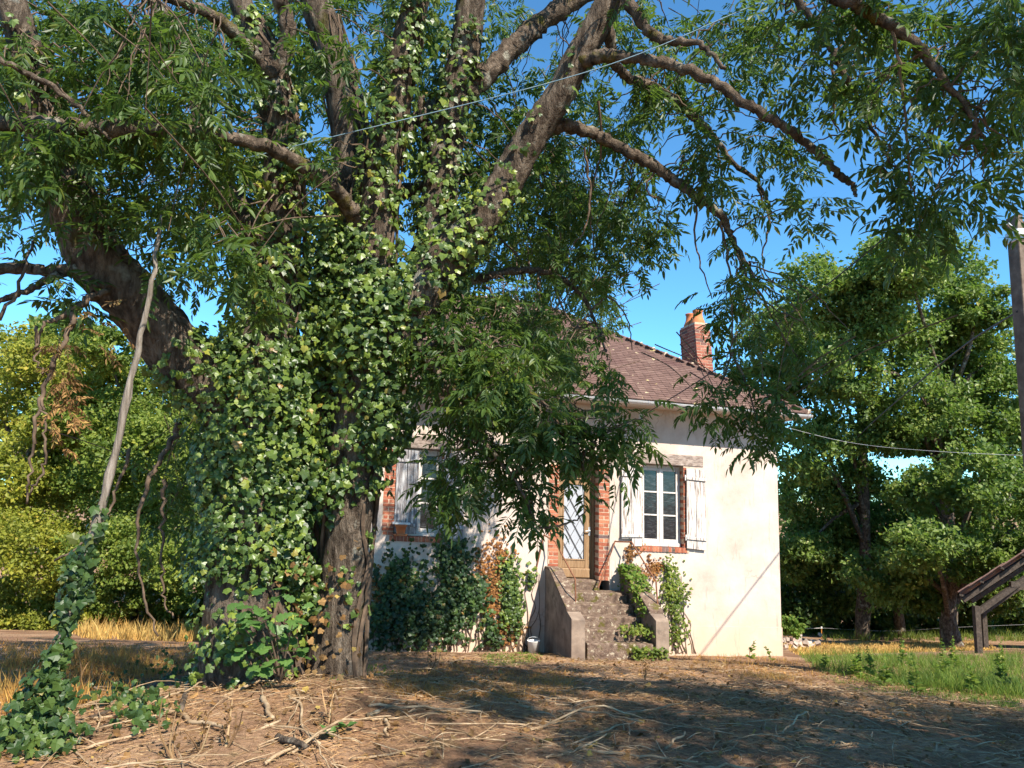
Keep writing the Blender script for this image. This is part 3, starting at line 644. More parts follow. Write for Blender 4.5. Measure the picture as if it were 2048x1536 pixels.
# ------------------------------------------------------------------ leaf templates
def leaflet(L, W, lift=.22, droop=.12):
    x = [0, .32, .68, 1.0]; w = [0.02, 1, .78, 0]
    V_ = np.array([[0, 0, 0], [.32 * L, W, lift * W], [.68 * L, .78 * W, lift * W - droop * L * .4], [L, 0, -droop * L], [.68 * L, -.78 * W, lift * W - droop * L * .4], [.32 * L, -W, lift * W]])
    return V_, np.array([[0, 3, 2, 1], [0, 5, 4, 3]])
def rot(axis, a):
    return np.array(Matrix.Rotation(a, 3, axis))
def ash_template(seed, pairs=5):
    r = np.random.default_rng(seed); mbx = MB()
    for k in range(pairs):
        x = .30 + .60 * k / pairs; z = -.30 * x ** 2
        for sg in (1, -1):
            V_, F_ = leaflet(r.uniform(.27, .36), r.uniform(.042, .055)); a = sg * r.uniform(.75, 1.1)
            V_ = V_ @ rot('X', r.normal(0, .25)).T @ rot('Y', r.uniform(.15, .65)).T @ rot('Z', a).T + np.array([x + r.normal(0, .012), 0, z]); mbx.add(V_, F_)
    V_, F_ = leaflet(.36, .052); mbx.add(V_ @ rot('Y', .6).T + np.array([.9, 0, -.243]), F_)
    xs = np.linspace(0, .92, 5); w = .007
    Vs = np.concatenate([np.stack([xs, np.full(5, s * w), -.30 * xs ** 2], 1) for s in (1, -1)]); mbx.add(Vs, [[k, k + 1, 6 + k, 5 + k] for k in range(4)])
    return np.concatenate(mbx.V), np.concatenate(mbx.F[4])
ASH = [ash_template(s, 4 + s % 2) for s in range(6)]
def ivy_template(seed):
    r = np.random.default_rng(seed)
    o = np.array([[.0, -.02], [.30, -.16], [.54, .06], [.50, .24], [.62, .50], [.38, .60], [.05, 1.0], [-.02, 1.0], [-.36, .60], [-.62, .48], [-.50, .24], [-.54, .04], [-.30, -.16]]) * (1 + r.normal(0, .07, (13, 2)))
    z = r.uniform(-.45, .12) * np.abs(o[:, 0]) ** 1.3 - r.uniform(.05, .5) * np.maximum(o[:, 1] - .3, 0) ** 1.5 + r.normal(0, .045, 13)
    V_ = np.vstack([np.column_stack([o[:, 1], o[:, 0], z]), [[.28, 0, .03]]]); n = 13   # tip along +X
    F_ = np.array([[n, (k + 1) % n, k] for k in range(n)]); return V_, F_
IVY = [ivy_template(s) for s in range(7)]
def oakl_template(seed):
    r = np.random.default_rng(seed); xs = np.linspace(0, 1, 9); w = np.array([.03, .16, .12, .26, .19, .34, .26, .26, .02])
    up = np.column_stack([xs, w, .06 * w - .15 * xs ** 2]); dn = np.column_stack([xs, -w, .06 * w - .15 * xs ** 2]); md = np.column_stack([xs, 0 * xs, -.15 * xs ** 2 + .02])
    V_ = np.vstack([up, md, dn]) + r.normal(0, .012, (27, 3))
    F_ = [[k, k + 1, 10 + k, 9 + k] for k in range(8)] + [[9 + k, 10 + k, 19 + k, 18 + k] for k in range(8)]
    return V_, np.array(F_)
OAKL = [oakl_template(s) for s in range(3)]
DIA = (np.array([[0, 0, 0], [.5, .34, .08], [1, 0, -.06], [.5, -.34, .08]]), np.array([[0, 2, 1], [0, 3, 2]]))
def frames(axis, normal):
    X = nrm(axis); Y = nrm(np.cross(normal, X)); Z = np.cross(X, Y); return np.stack([X, Y, Z], -1)
def scatter(mb, tmpl, pos, Rm, scl):
    V_, F_ = tmpl; N = len(pos)
    if N == 0: return
    W = np.einsum('nij,kj->nki', Rm, V_) * np.asarray(scl)[:, None, None] + np.asarray(pos)[:, None, :]
    Ff = (F_[None] + (np.arange(N) * len(V_))[:, None, None]).reshape(-1, F_.shape[1]); mb.add(W.reshape(-1, 3), Ff)
def rdir(n):
    return nrm(rng.normal(0, 1, (n, 3)))
def place_leaves(root, tmpls, mat, pos, Rm, scl, rest_name, solo_n, rest_label=None):
    """the solo_n leaves that show largest become parts of their own, the rest one mass"""
    pos = np.asarray(pos); q = pos - EYE; z = q @ CF; u = 1024 + FPX * (q @ CR) / z; v = 768 - FPX * (q @ CU) / z
    ok = (z > .5) & (u > 5) & (u < 2043) & (v > 5) & (v < 1531); score = np.where(ok, np.asarray(scl) / np.maximum(z, .5), -1)
    order = np.argsort(-score)[:solo_n]; order = order[score[order] > 0]
    ti = rng.integers(0, len(tmpls), len(pos)); is_solo = np.zeros(len(pos), bool); is_solo[order] = True
    meshes = [npmesh('leaf', t[0], [t[1]], mat) for t in tmpls]
    inv = Matrix.Translation(root.location).inverted()
    for k in order:
        ob = link('leaf', meshes[ti[k]]); ob.parent = root; ob.matrix_parent_inverse = inv
        A = Rm[k] * scl[k]; p = pos[k]; ob.matrix_basis = Matrix(((*A[0], p[0]), (*A[1], p[1]), (*A[2], p[2]), (0, 0, 0, 1)))
    mb = MB()
    for t in range(len(tmpls)):
        m_ = (ti == t) & ~is_solo; scatter(mb, tmpls[t], pos[m_], Rm[m_], np.asarray(scl)[m_])
    x = mb.build(rest_name, mat); adopt(x, root); x['kind'] = 'stuff'; return x

# ------------------------------------------------------------------ the ash tree
tree = empty('ash_tree', (-1.6, 6.7, float(gz(-1.6, 6.7))), 'huge many-stemmed ash tree clothed in ivy in front of the cottage', 'tree')
def pix(path):
    a = np.array([[*P(u, v, d), w / 2 / FPX * d] for u, v, w, d in path]); return a
STEMS = {
 'left':  [(500, 1440, 260, 6.45), (500, 1370, 200, 6.45), (492, 1150, 150, 6.45), (500, 950, 135, 6.5), (520, 760, 120, 6.5), (545, 600, 100, 6.55), (562, 450, 84, 6.6), (565, 300, 72, 6.6), (545, 170, 62, 6.6), (520, 90, 56, 6.6), (480, 0, 46, 6.6), (440, -160, 36, 6.6)],
 'middle': [(600, 1440, 200, 7.0), (600, 1330, 150, 7.0), (602, 1050, 110, 7.05), (625, 850, 95, 7.1), (655, 650, 86, 7.1), (684, 480, 78, 7.1), (700, 330, 74, 7.1), (690, 210, 70, 7.1), (660, 90, 66, 7.1), (625, -30, 60, 7.1), (600, -240, 44, 7.2)],
 'right': [(660, 1440, 190, 6.7), (668, 1360, 120, 6.7), (690, 1150, 92, 6.7), (702, 1000, 96, 6.7), (718, 850, 104, 6.7), (735, 720, 100, 6.7), (745, 580, 84, 6.7), (755, 430, 72, 6.7), (772, 290, 66, 6.7), (798, 150, 60, 6.7), (832, 0, 52, 6.7), (880, -240, 40, 6.7)],
}
LIMBS = {
 'leftlimb': [(500, 860, 120, 6.45), (420, 770, 122, 6.4), (345, 690, 118, 6.3), (275, 600, 112, 6.2), (205, 530, 112, 6.1), (165, 450, 104, 6.05), (125, 360, 98, 6.0), (95, 270, 84, 5.9), (70, 180, 72, 5.8), (40, 60, 60, 5.7), (-20, -120, 46, 5.6)],
 'stemD': [(735, 800, 90, 6.75), (800, 680, 84, 6.8), (850, 570, 80, 6.9), (872, 470, 76, 7.0), (884, 370, 72, 7.05), (897, 260, 68, 7.1), (915, 170, 66, 7.1), (932, 90, 62, 7.1), (942, -10, 58, 7.1), (960, -200, 44, 7.2)],
 'stemE': [(760, 750, 90, 6.65), (830, 620, 88, 6.6), (905, 510, 84, 6.55), (985, 410, 74, 6.5), (1035, 325, 66, 6.5), (1075, 255, 62, 6.45), (1120, 190, 58, 6.4), (1160, 110, 56, 6.35), (1215, 10, 54, 6.3), (1270, -120, 44, 6.2)],
}
BRANCHES = {
 'front': [(742, 500, 40, 6.75), (705, 425, 36, 6.55), (660, 372, 32, 6.3), (590, 322, 29, 6.0), (520, 290, 27, 5.7), (420, 268, 27, 5.5), (300, 260, 30, 5.35), (190, 256, 33, 5.3), (80, 252, 32, 5.2), (-60, 246, 30, 5.1)],
 'archright': [(1062, 268, 30, 6.5), (1120, 252, 27, 6.6), (1180, 264, 25, 6.7), (1240, 296, 23, 6.75), (1310, 332, 22, 6.8), (1360, 370, 20, 6.8), (1410, 405, 17, 6.8), (1448, 440, 15, 6.8), (1475, 500, 11, 6.8), (1520, 575, 7, 6.8)],
 'deadend': [(1150, 125, 30, 6.35), (1200, 112, 26, 6.2), (1270, 116, 23, 6.1), (1350, 132, 22, 6.0), (1420, 160, 20, 5.95), (1500, 212, 19, 5.9), (1570, 255, 18, 5.9), (1630, 300, 17, 5.9), (1680, 350, 15, 5.9), (1706, 372, 10, 5.9), (1711, 392, 6, 5.9)],
 'mid_right': [(1205, 30, 26, 6.3), (1240, 140, 20, 6.6), (1310, 175, 18, 6.9), (1370, 220, 16, 7.1), (1420, 265, 14, 7.2), (1465, 325, 11, 7.3), (1520, 372, 8, 7.3), (1545, 440, 5, 7.3)],
 'upright1': [(1235, -40, 30, 6.2), (1290, 55, 22, 6.0), (1330, 80, 18, 5.9), (1400, 90, 12, 5.8), (1450, 140, 8, 5.7)],
 'top1': [(1560, -80, 30, 5.2), (1640, -20, 26, 5.1), (1710, 10, 24, 5.0), (1770, 45, 22, 5.0), (1835, 92, 19, 5.0), (1885, 155, 15, 5.0), (1930, 212, 11, 5.0), (1965, 275, 7, 5.0)],
 'top2': [(1560, -60, 18, 5.6), (1625, 40, 14, 5.6), (1665, 105, 12, 5.6), (1700, 165, 10, 5.6), (1745, 255, 8, 5.7), (1785, 330, 6, 5.7), (1800, 370, 4, 5.7)],
 'between': [(752, 320, 34, 6.8), (785, 282, 32, 7.0), (815, 252, 28, 7.2), (845, 230, 26, 7.4), (875, 200, 24, 7.6), (905, 160, 18, 7.8)],
 'stub': [(880, 300, 30, 7.0), (858, 270, 22, 7.1), (845, 230, 18, 7.1), (842, 190, 14, 7.1)],
 'low': [(740, 400, 32, 6.9), (800, 385, 28, 7.3), (870, 368, 24, 7.7), (960, 340, 18, 8.2), (1080, 330, 10, 8.6)],
 'Dright': [(925, 190, 46, 7.1), (985, 135, 44, 7.2), (1040, 82, 42, 7.3), (1085, 42, 40, 7.4), (1170, -10, 36, 7.5), (1300, -70, 26, 7.6)],
 'forkA': [(548, 180, 44, 6.6), (575, 70, 34, 6.5), (555, -20, 28, 6.4)],
 'innerA': [(400, 330, 30, 7.0), (405, 230, 44, 7.1), (400, 150, 44, 7.2), (380, 100, 36, 7.3), (330, 40, 30, 7.4), (270, -60, 22, 7.5)],
 'innerB': [(562, 520, 70, 6.8), (480, 420, 56, 6.9), (430, 350, 48, 7.0), (402, 250, 40, 7.1)],
 'arcTop': [(545, 150, 30, 6.5), (490, 90, 26, 6.3), (440, 40, 24, 6.1), (380, 10, 22, 5.9), (300, -20, 20, 5.7)],
 'thinleft': [(220, 280, 7, 5.2), (140, 200, 10, 5.1), (70, 155, 11, 5.0), (-20, 108, 12, 4.9)],
 'leftout': [(180, 535, 26, 6.0), (100, 542, 24, 5.9), (30, 536, 24, 5.8), (-80, 550, 22, 5.7)],
 'leftdrop': [(120, 545, 18, 5.9), (60, 580, 13, 5.8), (0, 600, 12, 5.7), (-60, 640, 10, 5.6)],
 'overhouse': [(760, 700, 30, 6.6), (850, 690, 24, 6.5), (930, 700, 20, 6.4), (1010, 740, 15, 6.3), (1080, 800, 11, 6.25), (1140, 880, 8, 6.2), (1170, 940, 5, 6.2)],
 'overhouse2': [(745, 640, 26, 6.6), (850, 600, 22, 6.9), (950, 560, 18, 7.2), (1050, 540, 14, 7.4), (1130, 560, 10, 7.5), (1180, 620, 7, 7.5), (1210, 700, 4, 7.5)],
 'overhouse3': [(840, 690, 18, 6.4), (900, 780, 14, 6.2), (960, 870, 10, 6.1), (1030, 960, 7, 6.0), (1070, 1040, 5, 6.0)],
}
branch_pts = []
mb = MB()
for nme, pth in STEMS.items():
    c = cat(pix(pth), 7); tube(mb, c[:, :3], c[:, 3], 14, .035, True, .06); branch_pts.append(c)
x = mb.build('trunk', MT['bark'], None, True); adopt(x, tree)
for nme, pth in LIMBS.items():
    c = cat(pix(pth), 7); mb = MB(); tube(mb, c[:, :3], c[:, 3], 12, .04, True, .06); adopt(mb.build('limb', MT['bark'], None, True), tree); branch_pts.append(c)
for nme, pth in BRANCHES.items():
    c = cat(pix(pth), 9); c[:, :3] += rng.normal(0, .007, c[:, :3].shape); mb = MB(); tube(mb, c[:, :3], c[:, 3] * (1 + .08 * rng.normal(0, 1, len(c))), 10, .09); adopt(mb.build('branch', MT['limb_bark'], None, True), tree)
    if nme not in ('front', 'deadend', 'thinleft'): branch_pts.append(c[::2])
BP = np.concatenate(branch_pts)

# foliage tufts: (u, v, ru, rv, count, depth0, depth1)
TUFTS = [(180, 130, 330, 190, 70, 5.6, 9), (120, 370, 230, 110, 34, 5.6, 8.5), (430, 200, 200, 240, 50, 7.0, 9.5), (720, 130, 260, 190, 46, 7.6, 10), (560, 420, 180, 130, 26, 7.4, 9.5),
 (340, 480, 130, 110, 16, 6.6, 8.5), (1000, 210, 170, 200, 44, 7.4, 9.8), (1000, 430, 170, 130, 42, 7.0, 9.2), (1190, 470, 130, 90, 30, 7.0, 9.0), (1270, 450, 60, 60, 7, 7, 8.5), (1230, 330, 70, 100, 14, 7, 9),
 (1330, 40, 180, 60, 20, 6.0, 9), (1250, 170, 120, 60, 14, 6.5, 9), (1470, 100, 110, 90, 12, 5.8, 8), (1700, 20, 180, 70, 20, 4.8, 7), (1910, 50, 180, 90, 20, 5.0, 7), (2000, 190, 60, 60, 5, 5.0, 6.2), (1880, 220, 60, 60, 5, 4.8, 6),
 (1550, 290, 60, 60, 6, 5.8, 7.4), (1430, 250, 70, 50, 5, 6, 7.5), (1390, 330, 40, 40, 4, 6.5, 7), (1650, 170, 60, 60, 6, 5.4, 7), (1760, 200, 60, 60, 6, 5, 6), (1470, 420, 40, 40, 4, 6.6, 7.2), (1620, 430, 40, 30, 3, 6, 7),
 (960, 740, 120, 90, 26, 5.9, 6.9), (1045, 830, 130, 90, 34, 5.8, 6.8), (900, 670, 70, 80, 14, 6.2, 7), (1065, 985, 35, 50, 6, 5.8, 6.4), (1180, 890, 45, 40, 8, 5.9, 6.5), (1250, 850, 28, 24, 5, 5.9, 6.4), (1130, 690, 90, 55, 11, 6.6, 7.5), (1208, 735, 22, 30, 3, 6.6, 7.3), (930, 900, 80, 70, 12, 6.0, 6.8), (900, 980, 50, 40, 5, 6.1, 6.6), (990, 620, 90, 60, 10, 6.6, 7.6),
 (1455, 590, 25, 80, 6, 6.4, 7), (1475, 720, 30, 50, 4, 6.2, 6.8), (1420, 800, 40, 20, 4, 6.0, 6.5), (1520, 840, 40, 30, 5, 6.0, 6.5), (1570, 610, 80, 70, 4, 5.9, 6.8), (1610, 700, 60, 50, 3, 5.8, 6.6), (1540, 800, 50, 30, 3, 6, 6.5), (1690, 660, 20, 30, 1, 5.8, 6.4),
 (1830, 420, 60, 55, 9, 5.0, 5.9), (1810, 310, 40, 40, 3, 5, 5.8), (1950, 370, 40, 30, 3, 4.8, 5.6), (2035, 330, 20, 30, 2, 4.8, 5.4),
 (110, 590, 70, 30, 3, 5.6, 6), (480, 505, 60, 45, 5, 5.0, 5.5), (520, 560, 40, 30, 2, 5.1, 5.6), (220, 230, 90, 40, 6, 5.0, 5.5), (330, 240, 60, 40, 4, 5.1, 5.5), (420, 330, 70, 60, 6, 5.6, 6.2), (330, 880, 60, 90, 8, 6.8, 8), (350, 1040, 40, 70, 5, 6.8, 7.6)]
TUFTS += [(300, 60, 300, 80, 30, 6.5, 9), (720, 50, 260, 80, 26, 7.4, 9.5), (60, 200, 130, 150, 22, 6, 8), (480, 380, 150, 110, 18, 6.9, 8.5), (820, 330, 120, 100, 14, 7.4, 9), (640, 250, 160, 120, 18, 7.4, 9), (220, 110, 240, 140, 26, 5.0, 6.4), (560, 100, 160, 110, 7, 5.6, 6.5), (330, 420, 130, 90, 12, 5.4, 6.3), (90, 300, 120, 80, 14, 5.0, 5.8), (620, 330, 90, 90, 3, 5.8, 6.4), (1040, 760, 120, 100, 50, 9.6, 12.4), (1130, 620, 110, 70, 22, 9.5, 12), (1110, 600, 120, 120, 40, 10.5, 12.8), (1200, 450, 90, 80, 18, 10.5, 12), (1000, 690, 120, 120, 22, 9, 12), (1050, 440, 130, 100, 30, 8.5, 11), (1140, 290, 120, 120, 26, 8, 10.5), (930, 560, 90, 80, 12, 9, 11)]  # deepest tufts are added in the sun's path to shade the left wall
tuft = []
for u, v, ru, rv, n, d0, d1 in TUFTS:
    k = 0
    while k < n:
        a, b_ = rng.uniform(-1, 1, 2)
        if a * a + b_ * b_ > 1: continue
        tuft.append(P(u + a * ru, v + b_ * rv, rng.uniform(d0, d1))); k += 1
# the crown goes on above and beside the picture
k = 0
while k < 150:
    p = np.array([rng.uniform(-7.5, 4.5), rng.uniform(5.6, 12.5), rng.uniform(3.8, 9.5)])
    u, v, z = PROJ(p)
    if z > 0 and -60 < u < 2110 and v > -60: continue
    if ((p[0] + 1.5) / 6) ** 2 + ((p[1] - 7.5) / 5) ** 2 + ((p[2] - 5) / 4.6) ** 2 > 1: continue
    tuft.append(p); k += 1
tuft = np.array(tuft)
def leaf_fan(tuft, nmin, nmax, s0, s1, spread=.06):
    pos, ax, nr, sc = [], [], [], []
    for p in tuft:
        n = rng.integers(nmin, nmax); az0 = rng.uniform(0, 6.28)
        for k in range(n):
            az = az0 + k * 2.4 + rng.normal(0, .3); el = rng.uniform(-1.15, .45)
            d = np.array([math.cos(az) * math.cos(el), math.sin(az) * math.cos(el), math.sin(el)])
            pos.append(p + np.array([0, 0, rng.uniform(-.16, .12)]) + rng.normal(0, spread, 3)); ax.append(d); nr.append(np.array([0, 0, 1]) + rng.normal(0, .35, 3) - d * .2); sc.append(rng.uniform(s0, s1))
    return np.array(pos), frames(np.array(ax), np.array(nr)), np.array(sc)
pos, Rm, sc = leaf_fan(tuft, 7, 14, .16, .33)
place_leaves(tree, ASH, MT['ash_leaf'], pos, Rm, sc, 'crown', 300)
# twigs joining the tufts to the nearest branch
mb = MB()
for p in tuft:
    d2 = np.linalg.norm(BP[:, :3] - p, axis=1) - (BP[:, 2] - p[2]) * .3 + rng.exponential(.22, len(BP)); q = BP[np.argmin(d2)]; L = np.linalg.norm(q[:3] - p)
    if L < 1.1:
        m1 = q[:3] * .6 + p * .4 + np.array([0, 0, .12 * L]); m2 = q[:3] * .25 + p * .75 + np.array([0, 0, .10 * L]) + rng.normal(0, .03, 3)
        c = cat([q[:3], m1, m2, p], 4); c[1:-1] += rng.normal(0, .012, c[1:-1].shape); tube(mb, c, np.linspace(.008, .003, len(c)), 5, 0, False)
    else:
        a = rng.normal(0, .25, 2); c = cat([p + np.array([a[0] * 2, a[1] * 2, .55]), p + np.array([a[0], a[1], .35]), p], 5); tube(mb, c, np.linspace(.006, .003, len(c)), 5, 0, False)
HANG = [[(1395, 400, 6.8), (1390, 470, 6.8), (1400, 540, 6.75), (1430, 600, 6.7)], [(1440, 440, 6.8), (1455, 520, 6.7), (1462, 620, 6.6), (1462, 700, 6.5), (1450, 760, 6.4), (1415, 800, 6.3)], [(1475, 500, 6.8), (1500, 560, 6.6), (1540, 610, 6.5), (1600, 640, 6.4)],
 [(1430, 265, 7.1), (1440, 360, 7.0), (1446, 420, 7.0), (1450, 520, 6.9)], [(1520, 375, 7.2), (1535, 450, 7.0), (1530, 520, 6.8), (1560, 600, 6.6)], [(1660, 110, 5.6), (1670, 200, 5.6), (1660, 240, 5.6), (1690, 270, 5.6)], [(1780, 60, 5.0), (1800, 160, 5.0), (1812, 260, 5.0), (1820, 340, 5.1), (1830, 400, 5.2)],
 [(1800, 370, 5.7), (1765, 330, 5.6), (1770, 370, 5.6)], [(1180, 620, 7.5), (1215, 600, 7.5), (1250, 640, 7.4), (1262, 700, 7.4)], [(1110, 580, 7.4), (1140, 640, 7.3), (1170, 660, 7.3), (1200, 655, 7.3)], [(1000, 480, 7.6), (1040, 520, 7.6), (1050, 600, 7.6)], [(1200, 200, 6.6), (1205, 300, 6.8), (1180, 400, 7.0), (1190, 500, 7.2)], [(1170, 290, 6.7), (1180, 380, 6.8), (1170, 460, 6.8), (1140, 500, 6.8)], [(1310, 335, 6.8), (1290, 380, 6.8), (1320, 400, 6.8), (1300, 420, 6.8)],
 [(1080, 800, 6.25), (1130, 860, 6.15), (1200, 870, 6.1), (1250, 850, 6.05), (1285, 832, 6.0)], [(1075, 1060, 6.0), (1120, 1052, 5.95), (1155, 1040, 5.95), (1170, 1022, 5.95)], [(1500, 560, 6.7), (1560, 660, 6.5), (1600, 720, 6.4), (1640, 740, 6.3)], [(1462, 700, 6.5), (1490, 780, 6.3), (1510, 840, 6.2)]]
for hg in HANG:
    c = cat([P(*q) + rng.normal(0, .01, 3) for q in hg], 6); c += rng.normal(0, .006, c.shape); tube(mb, c, np.linspace(.012, .005, len(c)), 5, 0, False)
x = mb.build('twigs', MT['twig']); adopt(x, tree); x['kind'] = 'stuff'
# dead hanging boughs with withered leaves, left of the trunk
dead = [[(190, 590, 16, 5.9), (150, 620, 14, 5.7), (140, 655, 11, 5.6), (110, 720, 10, 5.5), (85, 790, 8, 5.45), (70, 860, 7, 5.4), (58, 940, 5, 5.4), (50, 1010, 4, 5.4)], [(215, 580, 14, 5.9), (170, 605, 12, 5.7), (110, 640, 9, 5.6), (85, 650, 6, 5.5), (75, 700, 5, 5.5)], [(85, 790, 6, 5.45), (92, 850, 5, 5.4), (88, 930, 5, 5.4), (60, 990, 4, 5.4)], [(75, 650, 6, 5.5), (72, 720, 5, 5.5), (95, 760, 4, 5.5)], [(0, 640, 8, 5.5), (50, 540, 6, 5.6), (65, 480, 5, 5.7)],
        [(360, 850, 14, 6.6), (330, 900, 11, 6.5), (300, 960, 9, 6.4), (280, 1030, 7, 6.3), (275, 1120, 5, 6.3), (290, 1200, 5, 6.3), (315, 1270, 4, 6.3)], [(330, 960, 8, 6.4), (325, 1040, 6, 6.4), (322, 1130, 5, 6.4), (330, 1210, 4, 6.4), (350, 1235, 3, 6.4)], [(260, 900, 7, 6.5), (225, 1000, 6, 6.4), (190, 1070, 5, 6.3), (110, 1120, 4, 6.2)]]
for pth in dead:
    c = cat(pix(pth), 7); c[:, :3] += rng.normal(0, .012, c[:, :3].shape); mb = MB(); tube(mb, c[:, :3], np.maximum(c[:, 3], .006), 6, .1); adopt(mb.build('dead_bough', MT['twig'], None, True), tree)
dp = np.array([P(130 + rng.normal(0, 18), rng.uniform(680, 790), 5.5) for _ in range(9)] + [P(135 + rng.normal(0, 10), rng.uniform(800, 870), 5.5) for _ in range(7)] + [P(200 + rng.normal(0, 20), 640 + rng.normal(0, 15), 5.6) for _ in range(4)])
pos, Rm, sc = leaf_fan(dp, 3, 6, .10, .18, .03); mb = MB(); scatter(mb, ASH[0], pos, Rm, sc); x = mb.build('withered_leaves', MT['dead_leaf']); adopt(x, tree); x['kind'] = 'stuff'

# ------------------------------------------------------------------ ivy on the tree
ivy = empty('ivy_vine', (-1.9, 6.3, float(gz(-1.9, 6.3))), 'dense green ivy climbing the stems of the big ash tree', 'ivy')
def ivy_on(path, v0, v1, dens, thick, gaps=.0, bias=.75):
    c = cat(pix(path), 7); pr = np.array([PROJ(q[:3])[1] for q in c]); keep = (pr > v0) & (pr < v1); idx = np.where(keep)[0]
    out = []
    for a in idx[:-1]:
        if a + 1 >= len(c): continue
        L = np.linalg.norm(c[a + 1, :3] - c[a, :3]); r_ = c[a, 3]; n = rng.poisson(2.3 * dens * L * 2 * math.pi * (r_ + thick * .6))
        T = nrm(c[a + 1, :3] - c[a, :3])
        for _ in range(n):
            t = rng.random(); p = c[a, :3] * (1 - t) + c[a + 1, :3] * t; e = rdir(1)[0]
            if rng.random() < bias and e @ np.array([.15, -1, 0]) < 0: e = -e * np.array([1, 1, -1])
            e = nrm(e - T * (e @ T)); g = .5 + .5 * math.sin(7 * p[2] + 3 * math.atan2(e[1], e[0])) * math.sin(2.3 * p[2] + 1.7)
            if rng.random() < gaps * g * 1.6: continue
            off = thick * (.25 + .75 * g) * rng.uniform(.35, 1.0) ** .7
            out.append((p + e * (r_ + off), e))
    return out
L_ = []
for stem, v0, v1, dens, th_, gp in [('left', 640, 1180, 120, .24, .15), ('left', 1180, 1400, 80, .16, .5), ('left', 250, 640, 110, .17, .3), ('left', 20, 250, 100, .14, .4), ('right', 470, 1000, 120, .22, .25), ('right', 1000, 1250, 40, .09, .8), ('right', -60, 470, 130, .16, .3), ('middle', 620, 1200, 80, .16, .4), ('middle', 1150, 1400, 80, .14, .5), ('middle', 380, 620, 50, .10, .5)]:
    L_ += ivy_on(STEMS[stem], v0, v1, dens, th_, gp)
for limb, v0, v1, dens, th_, gp in [('stemD', 40, 820, 130, .15, .4), ('stemE', 330, 780, 95, .15, .4), ('stemE', 60, 330, 30, .06, .7), ('leftlimb', 690, 860, 110, .16, .2), ('leftlimb', 20, 320, 45, .10, .5)]:
    L_ += ivy_on(LIMBS[limb], v0, v1, dens, th_, gp)
# hanging curtains between the stems and the skirt at the foot
for u, v, ru, rv, n, d in [(500, 760, 120, 110, 420, 6.22), (470, 930, 95, 130, 460, 6.15), (560, 900, 80, 170, 420, 6.3), (590, 680, 70, 110, 240, 6.5), (730, 650, 95, 130, 420, 6.35), (770, 820, 60, 110, 300, 6.35), (650, 560, 90, 70, 160, 6.7), (480, 1120, 85, 110, 300, 6.15), (560, 1080, 70, 110, 220, 6.3), (600, 1180, 70, 90, 130, 6.5), (450, 1290, 55, 70, 120, 6.1), (880, 540, 70, 60, 150, 6.5), (930, 470, 60, 50, 110, 6.4), (700, 480, 90, 80, 170, 6.55), (620, 520, 90, 110, 190, 6.5), (800, 600, 60, 90, 150, 6.45), (440, 740, 60, 70, 130, 6.2), (520, 600, 80, 80, 150, 6.4), (660, 980, 50, 70, 110, 6.45)]:
    for _ in range(int(n * 2.2)):
        while True:
            a, b_ = rng.uniform(-1, 1, 2)
            if a * a + b_ * b_ < 1: break
        L_.append((P(u + a * ru, v + b_ * rv, d + .25 * (a * a + b_ * b_) + rng.normal(0, .10)), nrm(np.array([a * .8 + .1, -1, .1]))))
pos = np.array([q[0] for q in L_]); nr = np.array([q[1] for q in L_])
nr = nrm(nr + np.array([.15, -.25, .5]) + rng.normal(0, .5, nr.shape)); ax = np.array([0, 0, -1.0]) + rng.normal(0, .55, nr.shape); ax = nrm(ax - nr * np.sum(ax * nr, 1, keepdims=True))
place_leaves(ivy, IVY, MT['ivy_leaf'], pos, frames(ax, nr), .024 + .062 * rng.beta(1.4, 2.2, len(pos)), 'ivy_foliage', 300)
mb = MB()     # woody ivy stems crawling up the bark
for stem in ('left', 'middle', 'right'):
    c = cat(pix(STEMS[stem]), 7)
    for k in range(9):
        a0 = rng.uniform(2.6, 6.8); n = len(c) - 10; pts = []
        for q in range(1, n, 2):
            T = nrm(c[q + 1, :3] - c[q, :3]); A = nrm(np.cross(T, [0.3, .95, 0])); B = np.cross(T, A); th = a0 + .5 * math.sin(q * .35 + k) ; pts.append(c[q, :3] + (c[q, 3] + .02) * (A * math.cos(th) + B * math.sin(th)))
        cc = cat(pts, 3); tube(mb, cc, np.linspace(.022, .007, len(cc)), 5, .1, False)
adopt(mb.build('ivy_stems', MT['twig']), ivy)['kind'] = 'stuff'
dl = []
for _ in range(170):
    dl.append(P(rng.uniform(430, 720), rng.uniform(1080, 1380), rng.uniform(6.15, 6.5)))
dl = np.array(dl); nr = nrm(np.array([0, -1, .3]) + rng.normal(0, .5, dl.shape)); ax = np.array([0, 0, -1.0]) + rng.normal(0, .6, dl.shape)
mb = MB(); scatter(mb, IVY[1], dl, frames(ax, nr), rng.uniform(.03, .06, len(dl))); x = mb.build('withered_ivy', MT['dead_leaf']); adopt(x, ivy); x['kind'] = 'stuff'

